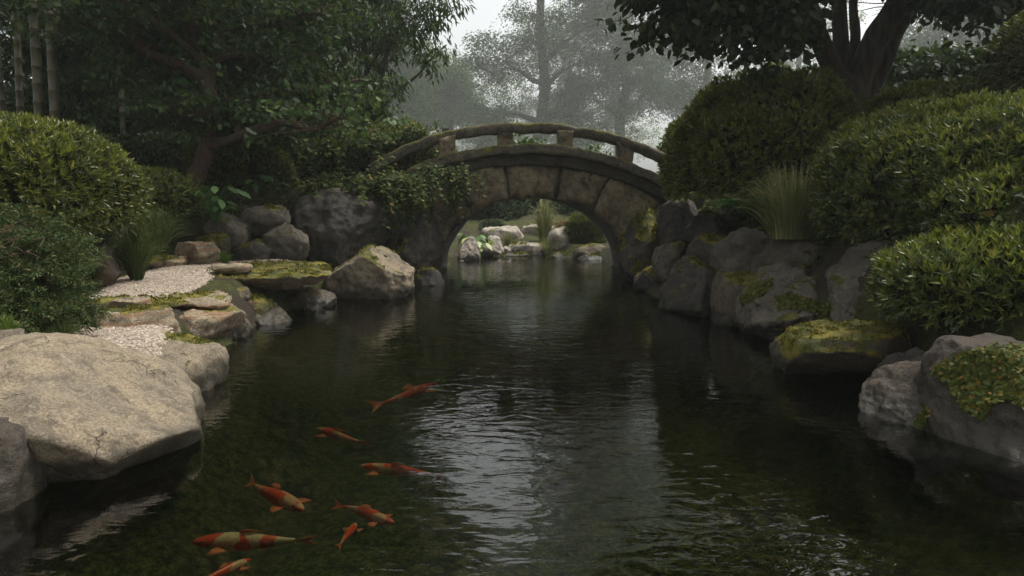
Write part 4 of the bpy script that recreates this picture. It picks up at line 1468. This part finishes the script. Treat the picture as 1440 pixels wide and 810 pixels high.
def tree(name, base, label, blobs, trunk_r, leaf_mat_, bark, seed, clumps, per, rad, leaf, lw=.5, shape='kite', lean=(0, 0), group=None, stems=1, flat=.5, droop=.35, top=None, holes=.15, hole_f=.5, cat='tree', twigs=True, limbs_to=None):
    """trunk, limbs reaching into each blob of the crown, twigs to leaf clumps; blobs = [(centre, radii)]"""
    rs = np.random.RandomState(seed)
    base = np.asarray(base, float)
    root = empty(name, base, label, cat, group)
    acc = Acc()
    zt = max(c[2] + r[2] * .3 for c, r in blobs) if top is None else top
    trunks = []
    for s in range(stems):
        tp = np.array((base[0] + lean[0] + (rs.normal() * .35 * (zt - base[2]) * .25 if stems > 1 else 0), base[1] + lean[1] + rs.normal() * .3, zt))
        p = wobble(base, tp, 16, .05, rs)
        p[:2] = base + (p[:2] - base) * np.array((.3, .3, 1))
        r = trunk_r * (1 - .82 * np.linspace(0, 1, 16)) / (stems ** .4)
        r[0] *= 1.5
        r[1] *= 1.12
        tube(acc, p, r, 10)
        trunks.append((p, r))
    cl = []
    tot = sum(r[0] * r[1] * r[2] for _, r in blobs) ** 1.0
    for c, r in blobs:
        c, r = np.asarray(c, float), np.asarray(r, float)
        p, rr = trunks[rs.randint(len(trunks))]
        # limb
        hz = np.clip(c[2] - .55 * np.linalg.norm((c - base)[:2]) - .2 * r[2], base[2] + .22 * (zt - base[2]), zt * .96)
        k = int(np.argmin(np.abs(p[:, 2] - hz)))
        lp = wobble(p[k], c, 9, .09, rs, .06)
        lr = np.linspace(min(rr[k] * .62, trunk_r * .55), .015 + trunk_r * .05, 9)
        tube(acc, lp, lr, 7)
        m = max(6, int(clumps * (r[0] * r[1] * r[2]) / tot))
        u = rnd_dirs(rs, m * 3) * (rs.uniform(.05, 1, (m * 3, 1)) ** .42)
        q = c + u * r
        hole = pnoise(q * hole_f + seed * 9.1)
        q = q[hole > -holes][:m] if holes < 1 else q[:m]
        cl.append(q)
        if twigs:
            for w in q[::3]:
                j = rs.randint(4, 9)
                tube(acc, wobble(lp[j], w, 5, .1, rs), np.linspace(min(lr[j] * .6, .05), .006, 5), 4, False)
    cl = np.concatenate(cl)
    v, f = crown_from_clumps(cl, rs, per, rad, leaf, lw, shape, flat, droop)
    obj('trunk', acc.mesh('trunk', base), M[bark], root, smooth=True)
    obj('crown', raw_mesh('crown', v - base, f), M[leaf_mat_], root)
    return root


def gz(x, y):
    return float(height(np.array([x]), np.array([y]))[0])


def gnd(px, d):
    x = (px - 720) / FPX * d
    return np.array((x, d, gz(x, d) - .05))


def canopy(acc, rs, sgn, start):
    """high limbs reaching out over the pond, seen mirrored in the water"""
    out = []
    while len(out) < 17:
        c = np.array((sgn * rs.uniform(.4, 9.5), rs.uniform(8.5, 17), rs.uniform(6.2, 9.5)))
        x, y, z = c
        px, up, mir = 720 + x / y * FPX, (z - CAM_H) / y, (z + CAM_H) / y
        if up < .36 or (y < 15.5 and -4.6 < x < 0.3):
            continue
        if 540 < px < 960 and mir < .50:
            continue
        out.append(c)
    cl = []
    for c in out:
        p = wobble(start, c, 10, .06, rs, .05)
        tube(acc, p, np.linspace(.09, .02, 10), 6)
        for _ in range(26):
            q = c + rnd_dirs(rs, 1)[0] * np.array((1.15, 1.15, .5)) * rs.uniform(.2, 1)
            cl.append(q)
            tube(acc, wobble(c, q, 4, .1, rs), np.linspace(.014, .004, 4), 4, False)
    return cl


def maple():
    d = 14.6
    rs = np.random.RandomState(77)
    base = P(272, 266, d)
    base[2] -= .25
    root = empty('maple_tree', base, 'twisted reddish barked tree in front of the dark woods on the left', 'tree')
    acc = Acc()
    W = FPX / d

    def br(pts, w0, w1, n=26, sides=9, wob=.05):
        """pts = (px, py, depth offset)"""
        p = spline([P(x, y, d + dz) for x, y, dz in pts], n)
        p = p + .02 * np.stack([fbm(p * 3 + 3, 2), fbm(p * 3 + 9, 2), fbm(p * 3 + 27, 2)], -1)
        r = 1.25 * np.linspace(w0, w1, n) / 2 / W
        r = r * (1 + .22 * fbm(p * 2.2, 3))
        tube(acc, p, r, sides)
        return p
    L = []
    br([(266, 268, 0), (276, 250, 0), (290, 213, 0), (295, 187, 0), (293, 160, 0), (296, 135, 0), (285, 112, 0), (280, 84, 0), (270, 60, 0)], 21, 12, 40, 11)
    br([(256, 270, -.2), (268, 258, -.1), (280, 240, 0)], 14, 10, 8)
    L.append(br([(287, 116, 0), (268, 100, -.2), (250, 90, -.4), (205, 73, -.9), (180, 50, -1.2), (140, 37, -1.6), (95, 30, -1.9)], 15, 4))
    L.append(br([(205, 73, -.9), (188, 56, -.8), (170, 30, -.6), (150, 5, -.4)], 7, 3))
    L.append(br([(270, 61, 0), (248, 42, .3), (226, 20, .6), (196, -4, .9), (160, -40, 1.2)], 14, 5))
    L.append(br([(268, 64, 0), (267, 34, -.4), (258, 10, -.7), (262, -40, -1), (255, -90, -1)], 12, 4))
    L.append(br([(296, 122, 0), (300, 95, .2), (309, 84, .2), (330, 78, .2), (360, 78, .1), (395, 84, 0)], 10, 3))
    L.append(br([(299, 100, .1), (304, 70, .4), (318, 44, .6), (360, 36, .5), (400, 24, .4), (450, 18, .2)], 9, 3))
    L.append(br([(302, 75, .4), (312, 30, .9), (330, -20, 1.1), (340, -70, 1)], 9, 4))
    L.append(br([(293, 206, 0), (316, 199, -.3), (336, 192, -.6), (368, 180, -.9), (400, 173, -1.1), (440, 182, -1.3), (476, 164, -1.5)], 12, 4))
    L.append(br([(336, 192, -.6), (334, 172, -.4), (346, 156, -.3), (362, 150, -.3)], 7, 3))
    L.append(br([(297, 150, 0), (330, 138, .3), (390, 132, .5), (450, 126, .7), (500, 112, .8)], 9, 3))
    L.append(br([(292, 165, 0), (275, 163, -.4), (255, 160, -.7), (225, 150, -1)], 7, 3))
    L.append(br([(296, 135, 0), (270, 128, .4), (235, 118, .8), (190, 118, 1.1)], 7, 2.5))
    L.append(br([(300, 90, .3), (350, 40, 1.2), (420, -30, 1.6), (480, -80, 1.8)], 9, 4))
    L.append(br([(278, 80, 0), (215, 30, -1.2), (130, -30, -2.0), (60, -70, -2.6)], 9, 4))
    cl = []
    for p in L:
        n = len(p)
        for k in range(5, n):
            t = k / n
            for _ in range(3 if t < .6 else 6):
                if rs.uniform() > .25 + .75 * t:
                    continue
                q = p[k] + rs.normal(size=3) * np.array((.55, .5, .20)) * (.6 + .5 * t) + np.array((0, .75 if t < .8 else .35, .12))
                cl.append(q)
                tube(acc, wobble(p[k], q, 5, .12, rs), np.linspace(.014, .004, 5), 4, False)
    # the upper crown above the picture and flat layered pads
    for _ in range(330):
        px, py = rs.uniform(-60, 600), rs.uniform(-190, 30)
        if px > 500 and py > -60:
            continue
        cl.append(P(px, py, d + rs.normal() * 1.1))
    for _ in range(110):
        px, py = rs.uniform(130, 470), rs.uniform(10, 120)
        cl.append(P(px, py, d + rs.uniform(.9, 2.4)))
    cl += canopy(acc, rs, -1, P(255, -90, d - 1))
    cl = np.array(cl)
    v, f = crown_from_clumps(cl, rs, 19, .40, .14, .6, 'oval', .32, .45)
    obj('trunk', acc.mesh('trunk', base), M['red_bark'], root, smooth=True)
    obj('crown', raw_mesh('crown', v - base, f), M['maple_leaf'], root)


maple()


def big_tree():
    d = 13.4
    rs = np.random.RandomState(88)
    base = P(1196, 200, d)
    base[2] -= .3
    root = empty('forked_tree', base, 'big dark multi stemmed tree rising behind the right hand shrubs', 'tree')
    acc = Acc()
    W = FPX / d

    def br(pts, w0, w1, n=26, sides=12, flare=1.0):
        p = spline([P(x, y, d + dz) for x, y, dz in pts], n)
        r = np.linspace(w0, w1, n) / 2 / W
        r[:3] *= np.array((flare, (1 + flare) / 2, 1 + (flare - 1) * .2))
        r = r * (1 + .10 * fbm(p * 2.2, 3))
        tube(acc, p, r, sides)
        return p
    L = []
    br([(1196, 205, 0), (1194, 180, 0), (1192, 140, 0), (1193, 112, 0)], 66, 56, 14, 16, 1.3)
    L.append(br([(1190, 150, 0), (1176, 108, 0), (1158, 68, -.1), (1144, 28, -.3), (1134, -20, -.6), (1118, -90, -1)], 29, 18))
    L.append(br([(1192, 150, .2), (1186, 100, .2), (1182, 50, .3), (1180, 0, .4), (1184, -90, .6)], 25, 17))
    L.append(br([(1197, 130, .3), (1199, 85, .4), (1203, 50, .5), (1200, 0, .8), (1210, -80, 1.2)], 18, 10))
    L.append(br([(1200, 140, -.1), (1212, 100, -.1), (1230, 58, -.2), (1253, 20, -.4), (1278, -25, -.6), (1310, -90, -1)], 38, 24))
    L.append(br([(1206, 165, .3), (1228, 125, .3), (1246, 88, .3), (1262, 46, .4), (1292, 0, .5), (1330, -60, .8)], 22, 14))
    L.append(br([(1162, 74, -.1), (1140, 58, -.4), (1105, 46, -.8), (1060, 34, -1.2), (1000, 22, -1.5), (930, 10, -1.7)], 13, 4))
    L.append(br([(1146, 30, -.2), (1110, 5, -.8), (1050, -20, -1.4), (960, -50, -1.8)], 14, 5))
    L.append(br([(1134, -20, -.6), (1080, -60, -1.6), (980, -110, -2.2), (880, -130, -2.4)], 14, 5))
    L.append(br([(1278, -25, -.6), (1340, -30, -.8), (1410, -10, -1.2), (1480, 0, -1.4)], 14, 5))
    L.append(br([(1253, 20, -.4), (1300, -5, -.9), (1360, -20, -1.3)], 10, 4))
    cl = []
    for p in L[5:]:
        n = len(p)
        for k in range(6, n):
            for _ in range(3):
                q = p[k] + rs.normal(size=3) * np.array((.5, .55, .22))
                cl.append(q)
                tube(acc, wobble(p[k], q, 5, .12, rs), np.linspace(.014, .004, 5), 4, False)
    # sprays of the lower canopy
    edge = [(870, -20), (905, 25), (940, 40), (985, 55), (1030, 62), (1060, 70), (1100, 55), (1130, 30), (1290, 10), (1330, 40), (1380, 20), (1440, 0)]
    ex, ey = np.array(edge).T
    for _ in range(640):
        px = rs.uniform(868, 1500)
        py = rs.uniform(-230, np.interp(px, ex, ey))
        if rs.uniform() < .25 * (py < -40):
            continue
        cl.append(P(px, py, d + (rs.uniform(-2.8, -.4) if px < 1180 else rs.uniform(-1.6, 1.4))))
    for px, py in [(905, 50), (915, 66), (925, 40), (935, 30), (960, 40), (985, 62), (1000, 72), (1045, 70), (1065, 82), (1085, 78), (1120, 70)]:
        cl.append(P(px, py, d - 1.6 + rs.normal() * .2))
    cl = np.array(cl)
    # keep the fork open
    over = canopy(acc, rs, 1, P(1118, -90, d - 1))
    pp = np.array([(720 + c[0] / c[1] * FPX, 295 - (c[2] - CAM_H) / c[1] * FPX) for c in cl])
    keep = ~((pp[:, 0] > 1122) & (pp[:, 0] < 1285) & (pp[:, 1] > -10))
    cl = np.concatenate([cl[keep], np.array(over)])
    v, f = crown_from_clumps(cl, rs, 24, .46, .17, .68, 'oval', .5, .7)
    obj('trunk', acc.mesh('trunk', base), M['dark_bark'], root, smooth=True)
    obj('crown', raw_mesh('crown', v - base, f), M['broad_leaf'], root)


big_tree()


def B(px, py, d, rx, ry, rz):
    return (P(px, py, d), (rx, ry, rz))


WG = 'dark trees behind the left bank'
# loose tree with drooping leaves between the bridge and the left tree
tree('willowy_tree', gnd(500, 21.5), 'grey stemmed tree with drooping leaves hanging over the left end of the bridge',
     [B(560, 40, 21, 1.6, 1.5, 1.0), B(600, 10, 20.5, 1.1, 1.2, .7), B(470, 60, 21.5, 1.6, 1.6, 1.3), B(500, -60, 21.5, 2.4, 2, 1.6), B(590, -70, 21, 1.6, 1.6, 1.1), B(520, 120, 21.2, 1.0, 1.2, .8), B(610, 80, 20.6, .5, .6, .35), B(440, 130, 21.5, 1.4, 1.4, 1.0)],
     .17, 'maple_leaf', 'grey_bark', 301, 420, 26, .5, .26, .26, 'kite', (.6, 0), WG, 3, .7, .9, holes=.35)
# dark woods on the left
tree('dark_evergreen', gnd(60, 19.5), 'leftmost dark evergreen behind the bamboo', [B(20, 60, 19.5, 2.2, 2, 1.6), B(90, -10, 19.5, 2.4, 2, 1.8), B(-60, -20, 19, 2.4, 2, 2), B(40, -130, 19, 2.6, 2.2, 1.6), B(110, 120, 20, 1.5, 1.5, 1.1)], .22, 'dark_leaf', 'dark_bark', 302, 430, 26, .55, .24, .4, 'kite', group=WG, holes=.12)
tree('dark_evergreen', gnd(190, 20.5), 'dark evergreen seen behind the left limb of the twisted tree', [B(180, 70, 20.5, 2.2, 2, 1.7), B(240, 0, 20.5, 2.2, 2, 1.8), B(150, -60, 20, 2.2, 2, 1.6), B(200, 150, 20.8, 1.8, 1.6, 1.0), B(230, -140, 20, 2.8, 2.2, 1.6)], .22, 'dark_leaf', 'dark_bark', 303, 430, 26, .55, .24, .4, 'kite', group=WG, holes=.12)
tree('dark_evergreen', gnd(360, 21.5), 'dark evergreen filling the space right of the twisted trunk', [B(350, 60, 21.5, 2.2, 2, 1.7), B(410, 0, 21.5, 2.2, 2, 1.7), B(330, -80, 21, 2.6, 2, 1.8), B(390, 130, 21.8, 1.9, 1.6, 1.1), B(430, -130, 21, 2.8, 2.2, 1.6)], .22, 'dark_leaf', 'dark_bark', 304, 430, 26, .55, .24, .4, 'kite', group=WG, holes=.3)
tree('dark_evergreen', gnd(120, 26), 'tall shadowy tree deepest in the left woods', [B(60, 100, 26, 3.2, 2, 2.2), B(170, 40, 26, 3.2, 2, 2.4), B(250, 110, 26, 3, 2, 2), B(120, -60, 26, 3.6, 2, 2.4), B(330, 20, 26.5, 3, 2, 2.4)], .28, 'dark_leaf', 'dark_bark', 305, 480, 26, .75, .30, .45, 'kite', group=WG, holes=.3)
for k, (px, py, w, d, lab) in enumerate([(60, 180, 110, 18.3, 'shadowy undergrowth bush below the bamboo'), (180, 205, 110, 18.6, 'shadowy undergrowth bush behind the left limb'), (340, 190, 110, 19.8, 'shadowy undergrowth bush right of the twisted trunk'), (440, 185, 110, 20.5, 'shadowy undergrowth bush by the grey stems')]):
    dome_shrub('undergrowth_bush', (px - w, px + w, py - 60, py + 70), d, lab, 'dark_leaf', 230 + k, 2.4, 85, .2, .075, -.6, .35, 'undergrowth bushes')


def bamboo():
    rs = np.random.RandomState(9)
    for k, (px, w, d, lean, lab) in enumerate([(66, 14, 14.2, 0, 'pale bamboo culm, left one of the clear pair behind the golden dome shrub'), (84, 14, 14.0, 8, 'pale bamboo culm, right and slightly leaning one of the clear pair'), (2, 12, 14.4, 2, 'bamboo culm at the very left edge of the picture'), (20, 11, 15.6, -3, 'dim bamboo culm between the edge one and the clear pair'),
                                              (184, 7, 17.5, 2, 'thin bamboo culm in the dark woods left of the twisted trunk'), (208, 6, 17.8, -2, 'thinnest bamboo culm close to the twisted trunk'), (40, 10, 16.4, 3, 'dark bamboo culm behind the clear pair')]):
        b = gnd(px, d)
        root = empty('bamboo', b, lab, 'bamboo', 'bamboo culms on the left')
        H = 9.0
        r0 = w / 2 / FPX * d
        zs, rr = [], []
        z = 0.0
        while z < H:
            zs += [z, z + .015, z + .03, z + .05]
            rr += [r0, r0 * 1.13, r0 * 1.10, r0 * .98]
            z += .36 + .02 * rs.normal()
        zs, rr = np.array(zs), np.array(rr) * (1 - .5 * np.array(zs) / H)
        x = lean / FPX * d * (zs / 4) + .04 * np.sin(zs * .7 + k)
        acc = Acc()
        tube(acc, np.stack([x, .3 * (zs / H) ** 2, zs], -1), rr, 14)
        obj('culm', acc.mesh('culm'), M['bamboo'], root, smooth=True)
        n = 700
        zz = rs.uniform(3.2, H, n)
        c = np.stack([np.interp(zz, zs, x), .2 * zz / H, zz], -1)
        cl = c + rs.normal(size=(n, 3)) * np.array((.7, .7, .35))
        ax = unit(rs.normal(size=(n, 3)) * np.array((1, 1, .2))) + np.array((0, 0, -.6))
        v, f = leaf_arrays(cl, ax, np.array((0, 0, 1.0)) + rs.normal(size=(n, 3)) * .4, rs.uniform(.18, .3, n), .035)
        obj('leaves', raw_mesh('leaves', v, f), M['bamboo_leaf'], root)


bamboo()

# right side background
tree('broad_leaved_bush', gnd(1320, 15.5), 'wide bush of big dark leaves right of the forked trunk', [B(1290, 110, 15.2, 1.0, 1, .6), B(1350, 95, 15.5, 1.2, 1, .6), B(1400, 115, 15, 1.0, 1, .6), B(1260, 135, 14.8, .6, .8, .4), B(1330, 140, 14.8, 1.3, .8, .4)], .07, 'broad_leaf', 'dark_bark', 311, 260, 26, .38, .15, .75, 'oval', stems=4, flat=.5, droop=.8, cat='bush', top=3.9 + 0.6, holes=1)
tree('broad_leaved_bush', gnd(1145, 15.8), 'small dark leaved bush left of the forked trunk', [B(1135, 140, 15.5, .35, .4, .25), B(1160, 128, 15.5, .3, .4, .22)], .04, 'broad_leaf', 'dark_bark', 312, 26, 16, .3, .18, .75, 'oval', stems=2, cat='bush', droop=.8, top=4.0, holes=1)

# hazy woodland beyond the bridge
FG = 'hazy trees beyond the bridge'
far_specs = [
    (752, 38, .34, [(752, 40, 1.8, 1.6), (700, 90, 2.2, 1.7), (810, 90, 2.4, 2.0), (850, 30, 2.4, 2.2), (690, 165, 2.2, 1.3), (830, 165, 2.6, 1.8), (775, -60, 1.6, 2.0), (850, -60, 3.2, 2.6), (890, 110, 2, 2), (840, -190, 3.2, 3), (800, -330, 3.6, 3)], 'tall hazy tree with a straight trunk rising above the middle of the bridge'),
    (870, 42, .36, [(870, 60, 3.2, 3.0), (930, 110, 3, 2.6), (850, 150, 3, 2.0), (900, -30, 3.4, 2.8), (950, 40, 2.6, 2.4), (900, -130, 4, 3), (930, -260, 4, 3.4), (870, -330, 4, 3)], 'dense hazy tree right of the bridge crown'),
    (985, 40, .30, [(985, 60, 2.6, 2.2), (960, 130, 2.6, 1.8), (1010, 130, 2.4, 1.8), (1010, -20, 3, 2.4), (980, -120, 4, 3)], 'hazy tree with branching stems behind the dome shrub by the bridge'),
    (640, 44, .30, [(620, 120, 2.6, 2.0), (665, 130, 2.4, 1.7), (590, 160, 2.6, 1.8), (700, 195, 2, 1.2), (560, 90, 2.6, 2.0)], 'low pale hazy tree above the left half of the bridge'),
    (560, 34, .26, [(560, 150, 2.2, 1.6), (530, 90, 2.4, 1.8), (520, 20, 2.6, 2), (500, -70, 3, 2), (560, -180, 2.6, 2.4), (600, -300, 2.6, 2.2), (680, -350, 3, 1.4), (640, -215, 2.4, 1.5), (715, -235, 2.6, 1.6)], 'hazy tree behind the drooping leaves left of the bridge'),
    (1110, 46, .30, [(1100, 100, 3.2, 2.6), (1060, 150, 2.6, 1.8), (1130, 20, 3.4, 2.6), (1090, -100, 4, 3)], 'pale hazy tree just left of the forked trunk'),
    (1320, 36, .34, [(1320, 40, 2.6, 2.2), (1380, 80, 2.6, 2.0), (1280, 100, 2.2, 1.8), (1400, 10, 2.6, 2.2), (1340, -70, 3.4, 2.6), (1440, 90, 2.4, 2)], 'hazy tree standing right of the forked trunk, above the dark leaved bush'),
    (1480, 30, .30, [(1450, 60, 2.4, 2), (1500, 20, 2.6, 2.2), (1460, -60, 3, 2.4)], 'hazy tree at the far right edge'),
    (760, 58, .36, [(720, 160, 4, 3), (800, 160, 4, 3), (860, 190, 4, 2.6), (640, 190, 4, 2.6), (780, 70, 4, 4)], 'palest and most distant tree behind the middle of the bridge'),
    (430, 33, .28, [(430, 100, 2.6, 2), (380, 50, 2.8, 2.2), (460, 20, 2.6, 2.2), (420, -70, 3.4, 2.6), (460, 170, 2.2, 1.5)], 'hazy tree seen through gaps in the left woods'),
    (250, 34, .30, [(230, 120, 3, 2.2), (290, 60, 3, 2.4), (180, 70, 3, 2.4), (240, -40, 3.6, 3), (130, 130, 3, 2.2)], 'hazy tree deepest behind the twisted tree'),
]
FS = 4.2
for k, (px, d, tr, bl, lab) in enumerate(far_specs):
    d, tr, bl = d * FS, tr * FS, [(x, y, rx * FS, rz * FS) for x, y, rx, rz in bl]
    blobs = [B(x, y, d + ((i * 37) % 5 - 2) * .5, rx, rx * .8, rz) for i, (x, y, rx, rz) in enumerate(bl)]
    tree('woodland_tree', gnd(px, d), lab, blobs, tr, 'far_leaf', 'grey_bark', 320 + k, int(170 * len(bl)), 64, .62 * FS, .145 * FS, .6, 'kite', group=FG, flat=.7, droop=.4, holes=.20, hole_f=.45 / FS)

# ------------------------------------------------------------------ koi
def koi(head, tail, z, label, mat='koi_white', bend=.1, seed=0, zt=None, slim=1.0):
    h, t = G(*head, z), G(*tail, z if zt is None else zt)
    L = np.linalg.norm(h - t)
    mid = (h + t) / 2
    ax = unit(h - t)
    side = unit(np.cross(np.array((0, 0, 1.0)), ax))
    up = np.cross(ax, side)
    root = empty('koi', mid, label, 'koi', 'koi swimming in the pond')
    n = 30
    s = np.linspace(0, .80, n)
    prof = np.interp(s / .80, [0, .03, .10, .22, .38, .55, .75, .9, 1], [.010, .027, .046, .060, .066, .058, .038, .022, .015]) * L * slim
    hz = prof * np.interp(s / .8, [0, .3, 1], [.9, 1.1, 1.35])
    lat = bend * L * np.sin(s * 2.6 + .3) * (s ** 1.2)
    fwd = (0.5 - s) * L
    c = ax * fwd[:, None] + side * lat[:, None]
    ang = np.arange(16) * 2 * math.pi / 16
    ring = c[:, None, :] + np.cos(ang)[None, :, None] * side * prof[:, None, None] + np.sin(ang)[None, :, None] * up * hz[:, None, None]
    acc = Acc()
    i = np.arange(n - 1)[:, None] * 16
    j = np.arange(16)[None]
    acc.add(ring.reshape(-1, 3), np.stack([i + j, i + 16 + j, i + 16 + (j + 1) % 16, i + (j + 1) % 16], -1).reshape(-1, 4))
    acc.add(np.concatenate([ring[0], [c[0] + ax * .012 * L]]), np.stack([np.arange(16), (np.arange(16) + 1) % 16, np.full(16, 16)], -1))
    me = acc.mesh('body')
    fix_normals(me)
    obj('body', me, M[mat], root, smooth=True)

    def fin(name, o, d1, d2, l1, l2, k=7, notch=0.0, m='koi_fin'):
        """fan shaped fin from o spanning directions d1..d2"""
        th = .0025
        pts = [o]
        for q in np.linspace(0, 1, k):
            dd = unit(d1 * (1 - q) + d2 * q)
            l = l1 * (1 - q) + l2 * q
            l *= 1 - notch * math.sin(q * math.pi)
            pts.append(o + dd * l)
        pts = np.array(pts)
        nn = unit(np.cross(d1, d2)) * th
        v = np.concatenate([pts + nn, pts - nn])
        m2 = len(pts)
        ff = [(0, a, a + 1) for a in range(1, m2 - 1)] + [(m2, m2 + a + 1, m2 + a) for a in range(1, m2 - 1)]
        for a in range(m2):
            b = (a + 1) % m2
            ff += [(a, m2 + a, m2 + b), (a, m2 + b, b)]
        obj(name, raw_mesh(name, v, np.array(ff)), M[m], root)
    bk = unit(c[-1] - c[-4])
    fin('tail_fin', c[-1] - bk * .02 * L, bk + side * .25 + up * .3, bk - side * .2 - up * .3, .21 * L, .19 * L, 9, .35)
    fin('dorsal_fin', c[13] + up * hz[13] * .85, up * .5 + side * .3 - ax * .3, -ax + up * .10, .045 * L, .17 * L, 6)
    for sg in (-1, 1):
        fin('pectoral_fin', c[7] + side * prof[7] * sg * .85 - up * hz[7] * .3, side * sg + ax * .25, side * sg * .55 - ax * .8, .13 * L, .12 * L, 6)
    ea = Acc()
    v, f = ico(2)
    for sg in (-1, 1):
        ea = Acc()
        ea.add(v * .011 * L + c[3] + side * prof[3] * sg * .86 + up * hz[3] * .35, f)
        obj('eye', ea.mesh('eye'), M['eye'], root, smooth=True)


koi((272, 762), (452, 757), -.16, 'largest white koi with red saddles, facing left at the bottom left', 'koi_white', .05, 1)
koi((352, 786), (268, 830), -.24, 'red koi cut off by the bottom edge, under the largest white koi', 'koi_red', .08, 2)
koi((426, 717), (352, 672), -.26, 'orange and cream koi heading right, above the largest white koi', 'koi_red', -.10, 3)
koi((554, 735), (458, 712), -.22, 'brightest red headed koi with a cream tail, facing right', 'koi_red', .16, 4)
koi((501, 736), (476, 772), -.24, 'small orange koi under the brightest red headed one', 'koi_red', .05, 5)
koi((506, 655), (628, 674), -.32, 'long dull red koi deep in the water, by the white sky reflection', 'koi_red', -.10, 6, slim=.8)
koi((446, 603), (528, 622), -.28, 'red headed koi facing left, second farthest from the camera', 'koi_red', .16, 7, slim=.85)
koi((614, 539), (508, 573), -.14, 'slim orange koi farthest out, heading towards the right bank', 'koi_red', -.10, 8, slim=.55)
